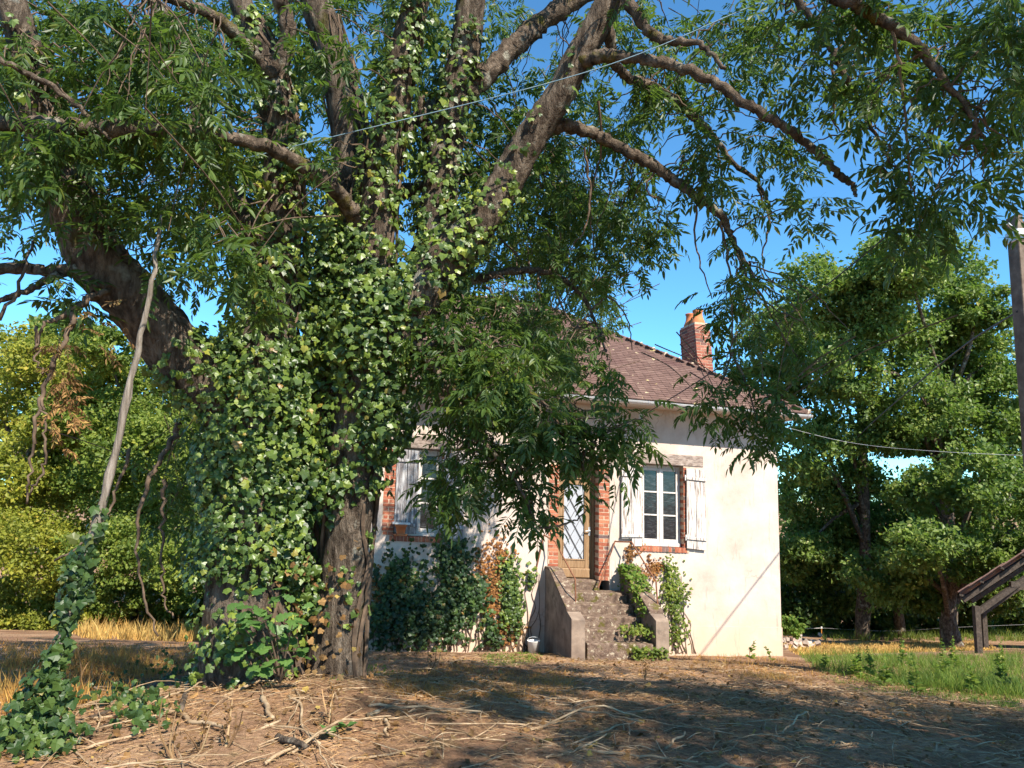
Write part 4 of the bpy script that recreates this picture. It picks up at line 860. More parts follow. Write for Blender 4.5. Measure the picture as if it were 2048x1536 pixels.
# oak seedling at the foot of the trunk
b0 = P(560, 1365, 5.95); oak = empty('oak_seedling', b0, 'young oak seedling with lobed green leaves at the foot of the ivy trunk', 'seedling')
mb = MB(); pos, ax, nr, sc = [], [], [], []
for (u, v) in [(490, 1260), (530, 1235), (500, 1300), (545, 1290), (480, 1245), (575, 1270), (600, 1300), (590, 1230), (520, 1330), (560, 1325), (505, 1215), (545, 1190)]:
    q = P(u, v, 5.85 + rng.normal(0, .08)); c = cat([b0, b0 * .5 + q * .5 + np.array([0, 0, .03]), q], 4); tube(mb, c, np.linspace(.008, .003, len(c)), 5)
    for k in range(6):
        a = rng.uniform(0, 6.28); d = np.array([math.cos(a), math.sin(a) * .6 - .3, rng.uniform(-.4, .3)]); pos.append(q + rng.normal(0, .03, 3)); ax.append(d); nr.append(np.array([.1, -.5, 1]) + rng.normal(0, .3, 3)); sc.append(rng.uniform(.09, .14))
adopt(mb.build('stem', MT['twig']), oak)
place_leaves(oak, OAKL, MT['young_leaf'], np.array(pos), frames(np.array(ax), np.array(nr)), np.array(sc), 'foliage', 60)

# ------------------------------------------------------------------ neighbouring ash whose shade falls over the foreground
ash2 = empty('ash_tree', (7.6, -.6, float(gz(7.6, -.6))), 'second ash whose leafy boughs droop into the top right corner', 'tree')
mb = MB(); c = cat([(7.6, -.6, -.4), (7.5, -.5, 1.5), (7.2, -.2, 3.5), (6.6, .3, 6), (6.2, .8, 8.5)], 5); tube(mb, c, np.linspace(.35, .12, len(c)), 12, .04); adopt(mb.build('trunk', MT['bark'], None, True), ash2)
t2 = []
while len(t2) < 300:
    p = rng.uniform(-1, 1, 3)
    if p @ p > 1: continue
    q = np.array([6.3, 1.2, 6.8]) + p * np.array([3.6, 3.6, 2.9])
    u, v, z = PROJ(q)
    if z > .3 and -40 < u < 2500 and v > -420: continue
    t2.append(q)
t2 = np.array(t2); mb = MB()
for p in t2[::6]: cc = cat([np.array([6.9, .1, 5.0]), p * .5 + np.array([6.7, .4, 5.6]) * .5 + np.array([0, 0, .3]), p], 4); tube(mb, cc, np.linspace(.06, .012, len(cc)), 6)
adopt(mb.build('limb', MT['limb_bark']), ash2)
for u, v, ru, rv, n, d0, d1 in [(2020, 50, 60, 70, 8, 4.6, 5.4), (2045, 200, 25, 70, 4, 4.6, 5.2)]:
    t2 = np.vstack([t2, [P(u + rng.uniform(-1, 1) * ru, v + rng.uniform(-1, 1) * rv, rng.uniform(d0, d1)) for _ in range(n)]])
pos, Rm, sc = leaf_fan(t2, 10, 14, .30, .42); pj = (pos - EYE) @ CF; sc = np.where(pos[:, 1] > 3.0, sc * .6, sc)
mb = MB(); ti = rng.integers(0, 6, len(pos))
for t in range(6): scatter(mb, ASH[t], pos[ti == t], Rm[ti == t], sc[ti == t])
adopt(mb.build('crown', MT['ash_leaf']), ash2)['kind'] = 'stuff'

# ------------------------------------------------------------------ background trees and shrubs
def bgtree(name, label, trunk, blobs, d, mat, leaf, per, trunk_w=0, jit=2.0, group=None, clumps=34, cat_='tree', bark='limb_bark'):
    bu = trunk[0]; x0 = P(bu, 1250, d); base = np.array([x0[0], x0[1], float(gz(x0[0], x0[1])) - .1])
    root = empty(name, base, label, cat_, group); mb = MB()
    pos = []; cen = []
    for u, v, r_ in blobs:
        c = P(u, v, d + rng.normal(0, jit * .6)); R_ = r_ / FPX * d; cen.append((c, R_))
        for k in range(clumps):
            e = rdir(1)[0]; cc = c + e * R_ * rng.uniform(.45, 1.0) * np.array([1, 1.1, .82]); n = int(per / clumps)
            pos.append(cc + rng.normal(0, 1, (n, 3)) * R_ * np.array([.17, .17, .10]))
    pos = np.concatenate(pos); nr = nrm(rng.normal(0, .6, pos.shape) + np.array([.15, -.25, .8])); ax = rng.normal(0, 1, pos.shape); ax[:, 2] -= .3
    scatter(mb, DIA, pos, frames(ax, nr), leaf * rng.uniform(.4, 1.35, len(pos)))
    adopt(mb.build('crown', mat), root)['kind'] = 'stuff'
    if trunk_w:
        mb = MB(); r0 = trunk_w / 2 / FPX * d; top = P(bu, trunk[1], d)
        c = cat([base, base * .6 + top * .4 + rng.normal(0, .1, 3), top], 6); tube(mb, c, np.linspace(r0 * 1.15, r0 * .55, len(c)), 10, .05); adopt(mb.build('trunk', MT[bark], None, True), root)
        for cc, R_ in cen:
            s0 = c[min(len(c) - 1, int(len(c) * rng.uniform(.45, .95)))]; mid = s0 * .5 + cc * .5 + np.array([0, 0, .4 * R_]) + rng.normal(0, .2, 3)
            mb = MB(); c3 = cat([s0, mid, cc], 5); tube(mb, c3, np.linspace(r0 * .38, .03, len(c3)), 7, .05); adopt(mb.build('limb', MT[bark], None, True), root)
    return root
G1 = 'oaks beyond the cottage'
bgtree('oak_tree', 'oak with a tall bare lit trunk just beyond the cottage corner', (1722, 800), [(1560, 660, 90), (1640, 590, 85), (1540, 780, 80), (1640, 710, 95), (1700, 830, 95), (1590, 890, 95), (1690, 960, 80), (1620, 1010, 85), (1700, 1080, 75), (1600, 1110, 60)], 29, MT['oak_leaf'], .17, 5600, 26, group=G1)
bgtree('oak_tree', 'tallest broad oak rising highest against the sky on the right', (1895, 760), [(1740, 560, 75), (1810, 530, 80), (1890, 550, 85), (1780, 660, 95), (1870, 670, 100), (1950, 620, 60), (1840, 790, 90), (1950, 770, 90), (2040, 720, 85), (1770, 860, 60), (1990, 880, 85), (2070, 860, 90), (1720, 640, 70), (1930, 690, 80), (1860, 880, 60), (1900, 820, 70), (2020, 800, 80), (1700, 740, 70)], 27, MT['oak_leaf'], .16, 5600, 30, group=G1)
bgtree('oak_tree', 'dark oak filling the gap low between the two tall oaks', (1800, 1050), [(1640, 1100, 85), (1740, 1060, 80), (1830, 1020, 80), (1930, 1010, 85), (2020, 1020, 90), (1700, 1150, 90), (1820, 1130, 95), (1930, 1120, 95), (2040, 1120, 90)], 31, MT['oak_leaf'], .18, 4000, 20, group=G1)
bgtree('oak_tree', 'oak with a thick pale trunk foot behind the lean-to post', (1905, 1150), [(1850, 980, 70), (1960, 960, 80), (2050, 950, 80), (2030, 1050, 80), (1850, 1090, 70), (1940, 1110, 70), (1770, 1150, 70), (1860, 1190, 50)], 24.5, MT['oak_leaf'], .16, 4000, 34, group=G1)
bgtree('shrub', 'dark shrubs in deep shade beyond the cottage corner', (1620, 1240), [(1590, 1160, 60), (1640, 1200, 65), (1700, 1180, 70), (1770, 1200, 65), (1840, 1190, 65), (1910, 1200, 60), (1980, 1190, 65), (2060, 1180, 70), (1585, 1205, 50), (1625, 1225, 50), (1600, 1235, 40), (1680, 1245, 40), (1760, 1245, 40), (1850, 1245, 40), (1940, 1245, 40), (2030, 1240, 45)], 33, MT['ash_leaf'], .20, 2600, 0, cat_='shrub')
G2 = 'trees left of the ash'
bgtree('tree', 'yellow-green feathery tree at the far left edge', (40, 900), [(20, 700, 85), (100, 740, 80), (60, 840, 100), (150, 850, 80), (30, 970, 100), (140, 970, 90), (-60, 800, 100), (190, 760, 60), (100, 900, 100), (60, 1040, 90)], 26, MT['yellow_leaf'], .15, 4500, 22, group=G2)
bgtree('tree', 'pale green tree behind the leaning post', (270, 900), [(215, 700, 60), (300, 760, 70), (240, 840, 85), (330, 880, 75), (220, 960, 85), (320, 1000, 80), (390, 960, 70), (280, 920, 90), (150, 820, 70), (380, 840, 60), (270, 1050, 80)], 24, MT['shrub_leaf'], .14, 4500, 20, group=G2)
bgtree('tree', 'distant green tree showing between the leaning post and the ivy', (400, 900), [(130, 660, 60), (350, 700, 60), (410, 800, 75), (440, 930, 85), (400, 1060, 85), (500, 1040, 80), (520, 900, 70), (200, 780, 90), (60, 760, 90), (280, 860, 90), (120, 900, 90), (350, 1000, 90), (600, 1000, 80), (-20, 900, 90)], 36, MT['oak_leaf'], .26, 2400, 16, group=G2)
bgtree('shrub', 'golden green bush under the trees at the left edge', (60, 1200), [(-20, 1080, 80), (70, 1100, 85), (150, 1080, 75), (40, 1190, 60), (130, 1190, 55), (-20, 1240, 42), (50, 1248, 38), (110, 1245, 38), (160, 1235, 36)], 22.5, MT['yellow_leaf'], .12, 4200, 0, cat_='shrub')
bgtree('shrub', 'rounded green bush behind the leaning post foot', (240, 1200), [(210, 1090, 75), (290, 1120, 75), (230, 1190, 60), (320, 1190, 55), (370, 1130, 60), (210, 1245, 36), (270, 1245, 38), (330, 1242, 38), (380, 1225, 40)], 22, MT['shrub_leaf'], .12, 4200, 0, cat_='shrub')
bgtree('shrub', 'dark green bush beside the ivy trunk', (420, 1200), [(390, 1180, 60), (450, 1140, 70), (440, 1210, 50)], 23, MT['oak_leaf'], .16, 2200, 0, cat_='shrub')
bgtree('treeline', None, (900, 1200), [(u, 1130 + 20 * math.sin(u), 80) for u in range(-700, 3000, 110)] + [(u, 1020 + 25 * math.sin(u * 1.7), 85) for u in range(-650, 3000, 120)], 60, MT['oak_leaf'], .55, 460, 0, clumps=14, cat_=None)
bpy.data.objects['treeline']['kind'] = 'stuff'; bpy.data.objects['treeline']['label'] = 'far green treeline closing the field'
bgtree('shrub', 'small grey-green bush tucked behind the cottage corner', (1585, 1260), [(1580, 1250, 24), (1592, 1262, 18)], 18.6, MT['weed'], .09, 900, 0, .3, cat_='shrub', clumps=16)

# ------------------------------------------------------------------ leaning post with ivy foot
pb = GP(70, 1492); pb[2] -= .15
post = empty('leaning_post', pb, 'grey weathered wooden post leaning against the ash tree', 'post')
pd = PROJ(pb)[2]
c = cat([pb, P(128, 1270, pd + .15), P(210, 990, pd + .35), P(262, 760, pd + .5), P(300, 590, pd + .6), P(322, 430, pd + .75)], 6)
c[1:-1] += rng.normal(0, .004, c[1:-1].shape); mb = MB(); tube(mb, c, np.linspace(.042, .010, len(c)) * (1 + rng.normal(0, .09, len(c))), 9, .10); adopt(mb.build('pole', MT['grey_wood'], None, True), post)
ivp = empty('ivy_vine', pb + np.array([.05, -.05, .1]), 'ivy heaped round the foot of the leaning grey post', 'ivy')
L_ = []
cc = cat([pb, P(128, 1270, pd + .15), P(210, 990, pd + .35)], 20)
for q in cc:
    u, v, z = PROJ(q); wd = np.interp(v, [980, 1080, 1150, 1250, 1340, 1420, 1500], [.03, .10, .17, .05, .16, .24, .32]); n = int(np.interp(v, [980, 1080, 1150, 1230, 1270, 1340, 1500], [3, 9, 22, 10, 6, 24, 46]))
    for _ in range(n):
        e = rdir(1)[0]; e[1] = -abs(e[1]); L_.append((q + e * wd * rng.uniform(.3, 1) + np.array([0, 0, -.02]), e))
for u, v, ru, rv, n in [(90, 1450, 80, 60, 190), (240, 1400, 100, 50, 120), (280, 1440, 60, 40, 90), (330, 1350, 70, 40, 80), (50, 1490, 70, 40, 90)]:
    for g_ in GPv(u + rng.normal(0, .5, n) * ru, np.minimum(1535, v + rng.normal(0, .5, n) * rv)):
        L_.append((g_ + np.array([0, 0, rng.uniform(.01, .14)]), np.array([0, -.2, 1.0])))
pos = np.array([q[0] for q in L_]); nr = nrm(np.array([q[1] for q in L_]) + np.array([.1, -.2, .6]) + rng.normal(0, .35, pos.shape)); ax = np.array([0, -.2, -1.0]) + rng.normal(0, .5, pos.shape)
place_leaves(ivp, IVY, MT['post_ivy_shaded'], pos, frames(ax, nr), .03 + .045 * rng.beta(1.6, 2.0, len(pos)), 'ivy_foliage', 120)

# ------------------------------------------------------------------ creepers on the cottage wall
def wall_creeper(label, blobs, mat, size, kind_cat='ivy', stems=True, thick=.10):
    b0 = H(loc(blobs[0][0], 1295, .05)[0], -1.4, .06); e = empty('wall_ivy', b0, label, kind_cat); mb = MB(); pos = []; roots = []
    for u, v, ru, rv, n in blobs:
        for _ in range(n):
            a, b_ = rng.normal(0, .5, 2); s, h = loc(u + a * ru, v + b_ * rv, .03); d_ = max(0, 1 - .5 * (a * a + b_ * b_)); pos.append(H(s, max(h, -1.55 + .0), .02 + thick * d_ * rng.random()))
        roots.append((u, v))
    pos = np.array(pos); nr = nrm(HN + np.array([0, 0, .45]) + rng.normal(0, .35, pos.shape)); ax = np.array([0, 0, -1.0]) + rng.normal(0, .6, pos.shape)
    scatter(mb, IVY[2], pos, frames(ax, nr), rng.uniform(size * .6, size * 1.2, len(pos))); adopt(mb.build('foliage', mat), e)['kind'] = 'stuff'
    mb = MB()
    for u, v in roots:
        for k in range(4):
            s0, _ = loc(u + rng.normal(0, 25), 1290, .02); s1, h1 = loc(u + rng.normal(0, 20), v + rng.normal(0, 20), .02); pts = [H(s0 + (s1 - s0) * t + rng.normal(0, .03), -1.5 + (h1 + 1.5) * t, .012 + .008 * rng.random()) for t in np.linspace(0, 1, 7)]
            cc = cat(pts, 3); tube(mb, cc, np.linspace(.011, .004, len(cc)), 5)
    adopt(mb.build('stem', MT['twig']), e)['kind'] = 'stuff'
    return e
wall_creeper('ivy darkened as if in shade, spread over the shaded wall under the grey shutters', [(800, 1220, 60, 80, 900), (870, 1235, 75, 55, 800), (795, 1150, 40, 50, 260), (915, 1150, 36, 70, 420), (940, 1190, 40, 50, 380), (900, 1105, 36, 40, 120), (985, 1265, 22, 30, 120), (765, 1240, 30, 45, 120), (880, 1120, 60, 50, 70), (840, 1180, 110, 90, 160)], MT['wall_ivy'], .075, thick=.22)
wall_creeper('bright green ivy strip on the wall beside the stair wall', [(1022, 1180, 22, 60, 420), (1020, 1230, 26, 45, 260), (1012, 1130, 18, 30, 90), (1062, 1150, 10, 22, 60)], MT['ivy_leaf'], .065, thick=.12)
wall_creeper('withered orange creeper on the wall between two ivy patches', [(985, 1185, 24, 45, 520), (1000, 1120, 28, 50, 260), (965, 1130, 20, 50, 130), (1010, 1250, 30, 40, 220), (745, 1180, 25, 55, 160)], MT['creeper_dry'], .045, thick=.05)
wall_creeper('grey-green ivy bush against the wall below the sunlit window', [(1342, 1175, 22, 40, 260), (1350, 1215, 20, 40, 150), (1335, 1130, 14, 30, 70), (1350, 1265, 26, 30, 120), (1370, 1180, 16, 25, 40)], MT['shrub_leaf'], .05, thick=.14)
wall_creeper('withered orange creeper under the sill of the sunlit window', [(1310, 1135, 18, 20, 130), (1258, 1115, 8, 25, 70), (1285, 1150, 14, 14, 60), (1275, 1100, 20, 12, 30)], MT['creeper_dry'], .045, thick=.04)
# creeper over the stair wall
e = empty('creeper', H(1.05, .05, .6), 'yellow-green creeper trailing over the stair wall beside the door', 'creeper'); mb = MB()
pos = np.array([H(rng.uniform(.86, 1.22), .12 - .47 * max(0, o - .3) + rng.normal(.02, .03), o) for o in rng.uniform(.0, 1.0, 330) ** 1.4] + [H(.92 - abs(rng.normal(0, .03)), .1 - .47 * max(0, o - .3) - abs(rng.normal(0, .2)), o) for o in rng.uniform(.1, 1.4, 150)])
nr = nrm(np.array([0, -.4, 1]) + rng.normal(0, .4, pos.shape)); scatter(mb, IVY[3], pos, frames(rng.normal(0, 1, pos.shape), nr), rng.uniform(.04, .075, len(pos))); adopt(mb.build('foliage', MT['weed']), e)['kind'] = 'stuff'
e = empty('creeper', H(.9, -1.1, 1.75), 'small-leaved green creeper over the bottom step corner', 'creeper'); mb = MB()
pos = np.array([H(rng.uniform(.35, 1.0), hst[4] + rng.normal(.03, .04), rng.uniform(1.3, 1.75)) for _ in range(220)] + [H(rng.uniform(.5, 1.15), -1.05 - rng.uniform(0, .18), rng.uniform(1.72, 1.85)) for _ in range(260)])
nr = nrm(np.array([0, -.6, .8]) + rng.normal(0, .4, pos.shape)); scatter(mb, IVY[3], pos, frames(rng.normal(0, 1, pos.shape), nr), rng.uniform(.03, .055, len(pos))); adopt(mb.build('foliage', MT['shrub_leaf']), e)['kind'] = 'stuff'

# ------------------------------------------------------------------ small things by the cottage
fp = H(-3.42, .585, .16); pot = empty('flower_pot', fp, 'terracotta flower pot on a bracket below the grey closed shutter', 'flower pot')
mb = MB(); lathe(mb, fp, [(.07, 0), (.10, .15), (.112, .15), (.115, .19), (.10, .19), (.09, .1)]); adopt(mb.build('pot', MT['terracotta'], None, True), pot)
mb = MB(); lathe(mb, fp - np.array([0, 0, .015]), [(.02, 0), (.12, .0), (.135, .025), (.11, .02)]); adopt(mb.build('saucer', MT['terracotta'], None, True), pot)
mb = MB(); hbox(mb, (-3.58, -3.26), (.78, .81), (.02, .30)); adopt(mb.build('bracket', MT['zinc']), pot)
bk = GP(1050, 1282); bk = H(-.95, 0, .55); bk[2] = gz(bk[0], bk[1])
bu = empty('bucket', bk, 'old white bucket in the shade beside the stair wall', 'bucket'); mb = MB(); lathe(mb, bk, [(.02, .01), (.09, .01), (.115, .22), (.125, .23), (.11, .23), (.085, .03)]); adopt(mb.build('pail', MT['white_plastic'], None, True), bu)
mb = MB(); tube(mb, [bk + np.array([.12 * math.cos(t), .03, .22 + .07 * math.sin(t)]) for t in np.linspace(0, math.pi, 10)], .004, 5); adopt(mb.build('handle', MT['zinc']), bu)
def insulator(p, label):
    e = empty('insulator', p, label, 'insulator'); mb = MB(); lathe(mb, p, [(.012, -.02), (.04, -.02), (.045, .02), (.025, .035), (.042, .05), (.035, .085), (.01, .10)], 12); adopt(mb.build('porcelain_bell', MT['porcelain'], None, True), e)
    s = (p - HP) @ HT; o = (p - HP) @ HN; mb = MB(); tube(mb, cat([H(s, p[2] + SH * s - .12, 0), H(s, p[2] + SH * s - .12, o * .9), p - np.array([0, 0, .02])], 5), .010, 6); adopt(mb.build('bracket', MT['rust']), e)
i1 = L3(1543, 850, .30); i2 = L3(1281, 838, .22)
insulator(i1, 'white porcelain insulator at the cottage corner under the eaves'); insulator(i2, 'white insulator on the cottage wall above the window lintel')
# utility pole at the right edge
pu = P(2118, 1300, 9.0); px, py = pu[0], pu[1]; pg = float(gz(px, py))
pole = empty('utility_pole', (px, py, pg), 'tall brown concrete ladder-shaped utility pole at the right edge', 'utility pole')
PTOP = P(2000, 385, 9.0)[2]
def pbox(name, x0, x1, y0, y1, z0, z1, m_):
    mb = MB(); mb.add(boxv((px + x0, py + y0, z0), (px + x1, py + y1, z1)), BOXF); x = mb.build(name, m_); adopt(x, pole); md = x.modifiers.new('bevel', 'BEVEL'); md.width = .008; return x
pbox('flange', -.20, -.12, -.11, .11, pg - .5, PTOP, MT['pole_conc']); pbox('flange', .12, .20, -.11, .11, pg - .5, PTOP, MT['pole_conc'])
pbox('web', -.119, .119, .03, .08, pg - .45, PTOP - .05, MT['pole_recess_shade'])
z = pg + .3
while z < PTOP - .1: pbox('rung', -.121, .121, -.10, .029, z, z + .05, MT['pole_conc']); z += .44
zc = P(2040, 437, 9.0)[2]
pbox('crossarm', -.26, .5, -.16, -.112, zc, zc + .05, MT['zinc']); pbox('clamp', -.215, -.105, -.125, .125, zc - .05, zc + .10, MT['zinc'])
mb = MB(); tube(mb, [(px - .2, py - .13, zc + .02), (px - .36, py - .16, zc + .14)], .02, 7); adopt(mb.build('strut', MT['zinc']), pole)
zb = P(2038, 599, 9.0)[2]
def wire(name, pts, r_, m_, label, sag=0):
    c = cat(pts, 14); mb = MB(); tube(mb, c, r_, 6); o_ = tag(mb.build(name, m_, None, True), label, 'cable', None)
    return o_
wire('cable', [i2 + np.array([0, 0, .04]), P(1440, 733, 13.0), P(1690, 541, 11.0), P(1930, 335, 9.4), P(2150, 150, 8.2)], .010, MT['cable'], 'dark service cable rising from the wall insulator past the chimney to the upper right')
wire('cable', [np.array([px - .2, py, zb]), P(1930, 690, 12), P(1823, 777, 16), P(1740, 850, 22), P(1700, 890, 28)], .014, MT['cable'], 'dark cable running from the utility pole down across the oak crowns')
wire('cable', [i1 + np.array([0, 0, .03]), P(1700, 885, 15), P(1880, 903, 14), P(2150, 915, 13)], .003, MT['zinc'], 'thin pale wire from the cottage corner insulator to the right edge')
wire('cable', [P(-120, 462, 6.6), P(105, 411, 6.4), P(570, 297, 6.1), P(1160, 148, 5.9), P(1480, 22, 5.8), P(1640, -50, 5.7)], .0045, MT['blue_wire'], 'pale blue wire stretched through the ash branches')
# electric fence stake and tape
fs = GP(1643, 1278); e = empty('fence_stake', fs, 'orange electric fence stake in the field beside the cottage', 'fence stake')
fd = PROJ(fs)[2]; tp = P(1643, 1256, fd)
mb = MB(); tube(mb, [fs - np.array([0, 0, .1]), tp], .016, 7); adopt(mb.build('stake', MT['orange_plastic']), e)
mb = MB(); tube(mb, [tp - np.array([0, 0, .02]), tp + np.array([0, 0, .05])], .03, 7); adopt(mb.build('clip', MT['white_plastic']), e)
wire('fence_tape', [P(1560, 1259, fd - 1), tp, ], .007, MT['white_plastic'], 'white fence tape tied to the orange stake behind the cottage')
wire('fence_wire', [tp, P(1780, 1262, fd + 2), P(1905, 1255, fd + 1), P(2100, 1247, fd)], .003, MT['zinc'], 'faint fence wire running on from the stake along the trees')
# rubble heap
rb = GP(1612, 1296); e = empty('rubble_heap', rb, 'heap of pale broken stones and brick behind the cottage corner', 'rubble'); 
for k in range(38):
    q = GP(1600 + rng.normal(0, 17), 1293 + rng.normal(0, 4)); q[2] += max(0, .28 - .25 * abs(rng.normal(0, 1))) * rng.random(); mb = MB(); v_ = boxv((-.5, -.5, -.5), (.5, .5, .5)) * (1 + rng.normal(0, .18, (8, 3))) * rng.uniform(.07, .19, 3); Rr = np.array(Matrix.Rotation(rng.uniform(0, 6), 3, Vector(rdir(1)[0])))
    mb.add(v_ @ Rr.T + q, BOXF); adopt(mb.build('rubble_stone', MT['rubble']), e)

# ------------------------------------------------------------------ lean-to shed at the right edge
sd = 20.0
def SP(u, v, dd=0): return P(u, v, sd + dd)
sb = SP(1955, 1300); sb[2] = gz(sb[0], sb[1])
shed = empty('shed', sb, 'dark open timber lean-to with sagging roof at the right edge', 'shed')
def beam(name, a, b_, w, h, m_=MT['rafter']):
    a, b_ = np.asarray(a, float), np.asarray(b_, float); ax = nrm(b_ - a); ref = np.array([0, 1.0, 0]) if abs(ax[1]) < .9 else np.array([1.0, 0, 0]); s_ = nrm(np.cross(ax, ref)); t_ = np.cross(s_, ax); mb = MB()
    V_ = [q + s_ * i_ * h / 2 + t_ * j_ * w / 2 for q in (a, b_) for i_, j_ in ((-1, -1), (1, -1), (1, 1), (-1, 1))]; mb.add(V_, BOXF); x = mb.build(name, m_); adopt(x, shed); return x
up = np.array([0, 0, 1.0])
for dd in (0, 3.2):
    f_ = np.array([2.15 * dd / 3.2, dd, -.45 * dd / 3.2]); t0 = SP(1952, 1212) + f_; ft = t0.copy(); ft[2] = gz(ft[0], ft[1]) - .1
    beam('post', ft, t0, .14, .14); beam('rafter', SP(1925, 1200) + f_, SP(2250, 990) + f_, .10, .13); beam('brace', SP(1950, 1228) + f_, SP(2060, 1150) + f_, .09, .14); beam('tie_beam', SP(2020, 1168) + f_, SP(2280, 1172) + f_, .10, .13)
    f2 = SP(2330, 1212) + f_; ft = f2.copy(); ft[2] = gz(ft[0], ft[1]) - .1; beam('post', ft, f2 + up * 3, .2, .2)
dv = np.array([2.15, 3.2, -.45]) * 1.25
for k in range(9):
    t = k / 8; a = SP(1925, 1200) * (1 - t) + SP(2250, 990) * t + up * .12; beam('batten', a - dv * .12, a + dv, .06, .05)
mb = MB(); a0, a1 = SP(1920, 1203) + up * .2, SP(2255, 987) + up * .2
for k in range(16):
    for j in range(10):
        t = k / 16; s_ = j / 10; p = a0 * (1 - t) + a1 * t + dv * (s_ * 1.1 - .1) + np.array([0, 0, rng.normal(0, .02)]); ax_ = nrm(a1 - a0); sd_ = nrm(dv); n_ = np.cross(ax_, sd_); L = np.linalg.norm(a1 - a0) / 16 * 1.3; W_ = np.linalg.norm(dv) / 10
        q = [p + ax_ * i_ + sd_ * j_ + n_ * z_ for z_ in (0, .03) for i_, j_ in ((0, 0), (L, 0), (L, W_ * .98), (0, W_ * .98))]; mb.add(q, BOXF)
adopt(mb.build('roof_tiles', MT['tile']), shed)['kind'] = 'stuff'
mb = MB(); mb.add([SP(2130, 1330, 3.4), SP(2600, 1330, 3.4), SP(2600, 1000, 3.4), SP(2250, 1000, 3.4), SP(2130, 1120, 3.4)], [[0, 1, 2, 3, 4]]); mb.add([SP(2130, 1330, 3.5), SP(2600, 1330, 3.5), SP(2600, 1000, 3.5), SP(2250, 1000, 3.5), SP(2130, 1120, 3.5)], [[4, 3, 2, 1, 0]]); adopt(mb.build('rear_boarding', MT['rafter']), shed)

# ------------------------------------------------------------------ ground cover
def ground_samples(n, poly):
    poly = np.array(poly, float); lo, hi = poly.min(0), poly.max(0); out = []
    def inside(x, y):
        c = False; j = len(poly) - 1
        for i in range(len(poly)):
            if (poly[i, 1] > y) != (poly[j, 1] > y) and x < (poly[j, 0] - poly[i, 0]) * (y - poly[i, 1]) / (poly[j, 1] - poly[i, 1]) + poly[i, 0]: c = not c
            j = i
        return c
    while len(out) < n:
        u, v = rng.uniform(lo[0], hi[0]), rng.uniform(lo[1], hi[1])
        if inside(u, v): out.append((u, v))
    out = np.array(out); return GPv(out[:, 0], out[:, 1])
GPf = GP
BLADE = (np.array([[0, .5, 0], [0, -.5, 0], [.55, .38, .0], [.55, -.38, .0], [1, 0, -.10]]), None)
def blades(mb, pos, ax, L, W):
    """tapered curved blades: 3 tris each"""
    ax = nrm(ax); side = nrm(np.cross(ax, rng.normal(0, 1, ax.shape))); N = len(pos); L = np.asarray(L)[:, None]; W = np.asarray(W)[:, None]; g = np.array([0, 0, -1.0])
    a, b_ = pos + side * W / 2, pos - side * W / 2; m_ = pos + ax * L * .55; t = pos + ax * L + g * L * .12
    V_ = np.stack([a, b_, m_ + side * W * .38, m_ - side * W * .38, t], 1).reshape(-1, 3); o = np.arange(N)[:, None] * 5
    mb.add(V_, o + np.array([0, 1, 3, 2])); mb.add(np.zeros((0, 3)), (o + np.array([2, 3, 4])) - 0 if False else np.zeros((0, 3), int)); mb.F.setdefault(3, []).append(o + np.array([2, 3, 4]) + mb.n - len(V_))
def rand_xy(n, x0, x1, y0, y1):
    p = np.stack([rng.uniform(x0, x1, n), rng.uniform(y0, y1, n)], 1); return np.column_stack([p, gz(p[:, 0], p[:, 1])])
# straw litter
mb = MB(); p = np.vstack([rand_xy(46000, -5, 5, 4, 8.2), rand_xy(26000, -6, 8, 8, 13.5)]); p[:, 2] += rng.uniform(.0, .035, len(p)); a = rng.uniform(0, 6.28, len(p))
blades(mb, p, np.stack([np.cos(a), np.sin(a), rng.normal(.02, .12, len(p))], 1), rng.gamma(2.0, .036, len(p)) + .02, rng.uniform(.0018, .0042, len(p)))
tag(mb.build('straw_litter', MT['straw']), 'dry straw and grass stems scattered over the yard', None, None, 'stuff')
# dead leaves
mb = MB(); p = np.vstack([rand_xy(3600, -5, 5, 4, 8.5), rand_xy(3000, -5, 7, 8.5, 13.5)]); p[:, 2] += rng.uniform(.005, .03, len(p))
m1 = rng.random(len(p)) < .5
for t, mm in ((IVY[0], m1), (DIA, ~m1)):
    q = p[mm]; scatter(mb, t, q, frames(rng.normal(0, 1, q.shape) * np.array([1, 1, .25]), nrm(np.array([0, 0, 1]) + rng.normal(0, .45, q.shape))), rng.uniform(.02, .055, len(q)))
tag(mb.build('leaf_litter', MT['dead_leaf']), 'brown fallen leaves littering the ground', None, None, 'stuff')
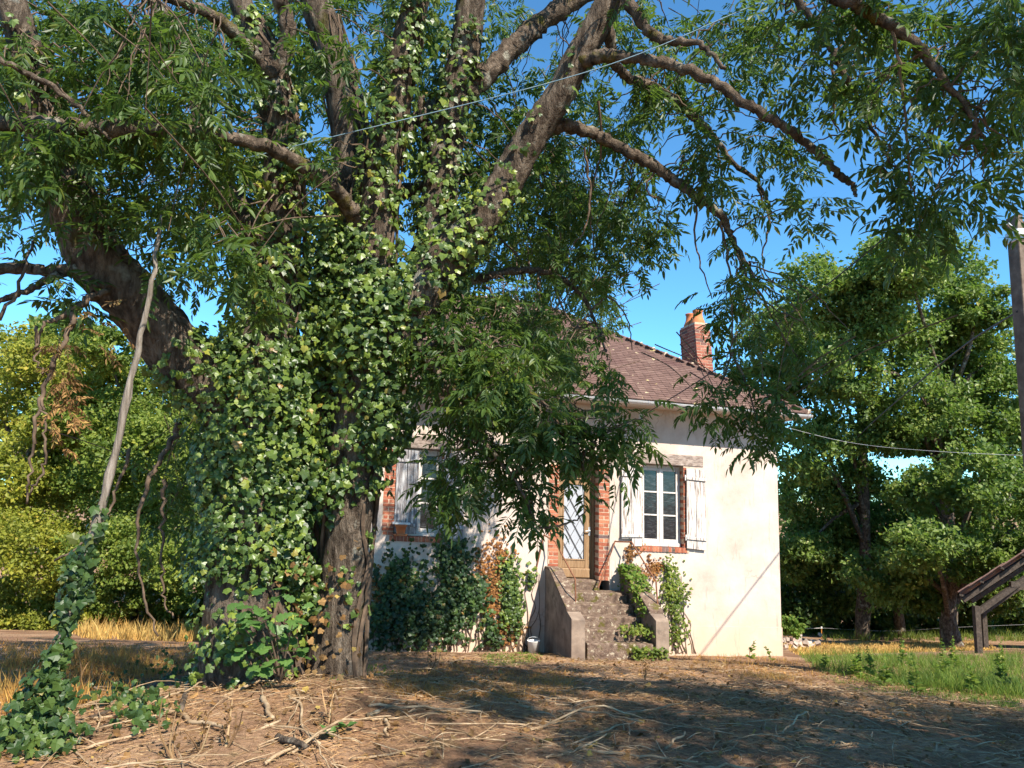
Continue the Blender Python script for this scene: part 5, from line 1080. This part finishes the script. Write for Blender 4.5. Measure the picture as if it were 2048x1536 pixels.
# fine twigs
mb = MB()
for _ in range(1500):
    q = rand_xy(1, -4.8, 5, 4, 9)[0] if rng.random() < .75 else rand_xy(1, -5, 6, 9, 13)[0]; a = rng.uniform(0, 6.28); L = .08 + rng.gamma(1.6, .13); d = np.array([math.cos(a), math.sin(a), 0]); e1 = q + d * L; e1[2] = gz(e1[0], e1[1]) + rng.uniform(.0, .06); m_ = (q + e1) / 2 + rng.normal(0, .04, 3) * L; m_[2] = max(m_[2], gz(m_[0], m_[1])) + .012
    c = cat([q + np.array([0, 0, .01]), m_, e1], 3); tube(mb, c, np.linspace(.005, .0025, len(c)), 4, 0, False)
for _ in range(46):
    q = rand_xy(1, -3.2, 1.5, 4.2, 6.6)[0] if rng.random() < .7 else rand_xy(1, -4, 5, 4.2, 9)[0]; a = rng.normal(.3, .9); L = rng.uniform(.35, 1.1); d = np.array([math.cos(a), math.sin(a), 0]); e1 = q + d * L; e1[2] = gz(e1[0], e1[1]) + rng.uniform(.01, .10)
    m_ = (q + e1) / 2 + rng.normal(0, .07, 3) * L; m_[2] = max(m_[2], float(gz(m_[0], m_[1])) + .02); r0 = rng.uniform(.005, .011)
    c = cat([q + np.array([0, 0, r0]), m_, e1], 5); c[1:-1] += rng.normal(0, .006, c[1:-1].shape); tube(mb, c, np.linspace(r0, r0 * .5, len(c)), 6, .08)
tag(mb.build('twig_litter', MT['dead_wood']), 'fine dry twigs strewn over the ground', None, None, 'stuff')
# larger sticks, each its own
STK = [((0, 1498), (220, 1430), 26, 'long pale stick lying at the lower left corner'), ((50, 1520), (260, 1440), 16, 'thin stick beside the long pale stick at the lower left'), ((330, 1360), (420, 1330), 20, 'short barkless stick propped against the ivy foot'), ((335, 1375), (360, 1435), 24, 'thick grey stub leaning upright before the ivy foot'), ((325, 1425), (450, 1470), 22, 'dark mossy branch in the shadow patch below the trunk'), ((130, 1420), (280, 1375), 14, 'slender stick on the ivy bank behind the leaning post'),
       ((380, 1530), (560, 1445), 20, 'pale curved stick in the sunny foreground below the trunk'), ((555, 1480), (610, 1515), 34, 'short thick brown log end in the sunny foreground'), ((575, 1395), (640, 1500), 13, 'thin forked stick leading down from the trunk'), ((530, 1530), (660, 1475), 18, 'bleached stick at the bottom edge left of centre'), ((525, 1400), (545, 1445), 26, 'short reddish log below the trunk'), ((735, 1435), (800, 1405), 22, 'split pale branch right of the trunk foot'), ((720, 1440), (960, 1425), 9, 'long thin straight stick right of the trunk foot'), ((840, 1450), (1050, 1462), 9, 'thin grey stick near the shadow edge in the centre'), ((770, 1440), (775, 1475), 18, 'short dark stump end standing right of centre'), ((880, 1480), (1010, 1490), 8, 'thin dark stick in the shaded centre foreground'), ((1080, 1485), (1140, 1482), 16, 'pale bark strip lying in the shaded centre foreground'),
       ((1330, 1500), (1370, 1480), 14, 'pale curled stick in the shaded foreground right of centre'), ((1050, 1500), (1200, 1470), 8, 'slim stick in the shade below the stairs'), ((1260, 1440), (1420, 1470), 8, 'slim stick across the shaded yard'), ((1640, 1500), (1760, 1490), 9, 'dry stick in the shaded yard at the lower right'), ((700, 1520), (880, 1500), 12, 'bowed stick at the bottom edge in the centre'), ((170, 1500), (330, 1465), 14, 'stick lying under the ivy at the lower left'), ((450, 1395), (520, 1370), 16, 'barkless branch stub at the ivy foot'), ((940, 1330), (1010, 1345), 8, 'stick lying near the stair wall shadow'), ((1075, 1355), (1170, 1325), 6, 'thin stick in front of the bottom step')]
for (u0, v0), (u1, v1), w, lab in STK:
    a, b_ = GPf(u0, min(v0, 1534)), GPf(u1, min(v1, 1534)); d0 = PROJ(a)[2]; r_ = max(.005, w / 2 / FPX * d0 * .42); a[2] += r_ * .8; b_[2] += r_ * .8 + rng.uniform(0, .05); L = np.linalg.norm(b_ - a)
    n = 5; pts = [a + (b_ - a) * t + rng.normal(0, .03, 3) * L * (0 < t < 1) * np.array([1, 1, .3]) for t in np.linspace(0, 1, n)]
    for q in pts: q[2] = max(q[2], float(gz(q[0], q[1])) + r_ * .5)
    c = cat(pts, 4); mb = MB(); tube(mb, c, np.linspace(r_ * 1.1, r_ * .7, len(c)), 8, .07)
    tag(mb.build('fallen_stick', MT['dead_wood'] if rng.random() < .75 else MT['limb_bark'], None, True), lab, 'stick', 'sticks fallen on the bank')
# upright dry grass: brown weeds by the left hollow, yellow fringe far left, gold patch at the cottage corner, green weeds right
def tussocks(name, pts, h, mat, label, per=5, w=.006, lean=.25):
    mb = MB(); p = np.repeat(pts, per, 0) + np.column_stack([rng.normal(0, .04, (len(pts) * per, 2)), np.zeros(len(pts) * per)])
    ax = np.column_stack([rng.normal(0, lean, (len(p), 2)), np.ones(len(p))]); hh = h * (.2 + .9 * rng.random(len(p)) ** 1.4) * (.75 + .5 * wob(p[:, 0] * 2.3, p[:, 1] * 2.3, 1.6)); hh = np.maximum(hh, .03); blades(mb, p, ax, hh, np.full(len(p), w) * rng.uniform(.6, 1.4, len(p)))
    return tag(mb.build(name, mat), label, None, None, 'stuff')
tussocks('brown_grass', ground_samples(900, [(0, 1330), (250, 1300), (330, 1350), (250, 1400), (0, 1440)]), .28, MT['dry_grass'], 'rusty dry grass round the leaning post', 5, .006)
tussocks('hollow_grass', ground_samples(1500, [(0, 1286), (420, 1290), (400, 1350), (250, 1372), (0, 1345)]), .16, MT['dry_grass'], 'short rusty dead grass across the shaded hollow', 5, .007, .5)
tussocks('verge_grass', ground_samples(900, [(1640, 1262), (2048, 1256), (2048, 1284), (1640, 1282)]), .55, MT['shrub_leaf'], 'rank shaded grass under the oaks', 6, .016, .4)
tussocks('yellow_grass', ground_samples(700, [(120, 1258), (420, 1252), (420, 1284), (180, 1280)]), .6, MT['gold_grass'], 'tall yellow grass fringe under the far left bushes', 6, .018)
tussocks('russet_grass', ground_samples(900, [(720, 1350), (900, 1330), (1150, 1345), (1150, 1400), (800, 1400)]), .11, MT['dry_grass'], 'short russet dead grass in front of the cottage wall', 6, .005, .6)
tussocks('gold_tufts', ground_samples(420, [(1340, 1310), (1560, 1318), (1660, 1345), (1620, 1370), (1420, 1345)]), .15, MT['dry_grass'], 'russet dry grass tufts at the cottage corner', 6, .005, .5)
tussocks('field_stubble', ground_samples(2600, [(1565, 1290), (1950, 1283), (2000, 1300), (1600, 1312)]), .16, MT['gold_grass'], 'sunlit dry stubble of the field beyond the corner', 5, .018, .4)
tussocks('green_grass', ground_samples(2400, [(1600, 1315), (2048, 1310), (2048, 1400), (1760, 1372), (1640, 1345)]), .34, MT['weed'], 'lush green grass band at the right', 7, .006, .45)
tussocks('low_grass', ground_samples(420, [(1640, 1350), (1800, 1375), (2048, 1400), (2048, 1425), (1700, 1385)]), .12, MT['weed'], 'short green grass at the edge of the yard', 6, .006, .5)
tussocks('moss_tufts', ground_samples(260, [(960, 1310), (1080, 1305), (1080, 1330), (980, 1335)]), .09, MT['weed'], 'yellow green moss tufts by the stair wall', 6, .012, .8)
tussocks('sprouts', ground_samples(60, [(640, 1340), (760, 1330), (800, 1350), (650, 1360)]), .14, MT['weed'], 'green sprouts right of the trunk foot', 5, .012, .6)
def weed_plant(g_, h, label, mat='weed', name='weed_plant', group=None):
    e = empty(name, g_, label, 'weed', group); mb = MB(); top = g_ + np.array([rng.normal(0, .05), rng.normal(0, .05), h]); c = cat([g_, g_ * .5 + top * .5 + rng.normal(0, .02, 3), top], 5); tube(mb, c, np.linspace(.006, .002, len(c)), 4, 0, False); adopt(mb.build('stem', MT[mat]), e)
    n = int(40 * h / .4); t = rng.random(n); p = g_ + (top - g_) * t[:, None]; a = rng.uniform(0, 6.28, n); ax = np.column_stack([np.cos(a), np.sin(a), rng.uniform(.1, .8, n)]); mb = MB(); scatter(mb, DIA, p, frames(ax, np.array([0, 0, 1]) + rng.normal(0, .3, p.shape)), (.11 * (1.1 - t)) + .02); adopt(mb.build('foliage', MT[mat]), e)
    return e
WG = 'seeding weeds in the green band'
ORD = 'first second third fourth fifth sixth seventh eighth ninth tenth eleventh twelfth thirteenth fourteenth'.split()
for k, u in enumerate([1665, 1700, 1715, 1742, 1765, 1798, 1830, 1862, 1895, 1918, 1950, 1985, 2012, 2035]):
    weed_plant(GPf(u + rng.normal(0, 8), rng.uniform(1332, 1392)), rng.uniform(.22, .55), ORD[k] + ' leafy weed spike from the cottage side in the green band', group=WG)
weed_plant(GPf(1500, 1318), .35, 'grey-green weed at the foot of the sunlit wall'); weed_plant(GPf(1395, 1290), .4, 'spindly weed by the wall below the shutter', 'shrub_leaf'); weed_plant(GPf(1545, 1322), .22, 'small dark weed at the wall corner', 'shrub_leaf')
DG = 'dead weed stalks on the bank'
for u, v, h, lab in [(160, 1392, .52, 'tall dead orange dock stalk behind the bank'), (195, 1372, .35, 'pale dead stalk beside the dock stalk'), (130, 1415, .34, 'short dead dock stalk near the post foot'), (345, 1520, .42, 'withered brown leafy stalk in the lower left foreground'), (400, 1508, .25, 'thin dead stalk in the foreground shadow patch'), (450, 1505, .28, 'thin reddish dead stalk leaning in the foreground'), (660, 1450, .28, 'dry twiggy stalk in front of the trunk'), (1290, 1360, .25, 'spindly dead stalk in front of the stairs'), (860, 1345, .3, 'fan of dry stalks by the dark ivy')]:
    g_ = GPf(u, v); e = empty('dead_stalk', g_, lab, 'dead stalk', DG)
    for k in range(3):
        mb = MB(); top = g_ + np.array([rng.normal(0, .06), rng.normal(0, .05), h * rng.uniform(.6, 1)]); c = cat([g_, g_ * .5 + top * .5 + rng.normal(0, .02, 3), top], 5); tube(mb, c, np.linspace(.007, .003, len(c)), 5); adopt(mb.build('stem', MT['straw']), e)
    n = 40; t = rng.uniform(.3, 1, n); p = g_ + np.array([0, 0, 1]) * h * t[:, None] + rng.normal(0, .02, (n, 3)); mb = MB(); scatter(mb, DIA, p, frames(rng.normal(0, 1, (n, 3)) - np.array([0, 0, .5]), rng.normal(0, 1, (n, 3))), rng.uniform(.015, .04, n)); adopt(mb.build('seed_head', MT['dead_leaf']), e)['kind'] = 'stuff'
for u, v, lab in [(660, 1478, 'bright green seedling rosette in the sunny foreground'), (690, 1462, 'small green seedling near the trunk foot')]:
    g_ = GPf(u, v); e = empty('seedling', g_, lab, 'seedling'); mb = MB(); n = 14; a = rng.uniform(0, 6.28, n); scatter(mb, DIA, np.repeat(g_[None] + np.array([0, 0, .02]), n, 0), frames(np.column_stack([np.cos(a), np.sin(a), rng.uniform(.2, .9, n)]), np.array([0, 0, 1]) + rng.normal(0, .2, (n, 3))), rng.uniform(.05, .11, n)); adopt(mb.build('foliage', MT['young_leaf']), e)
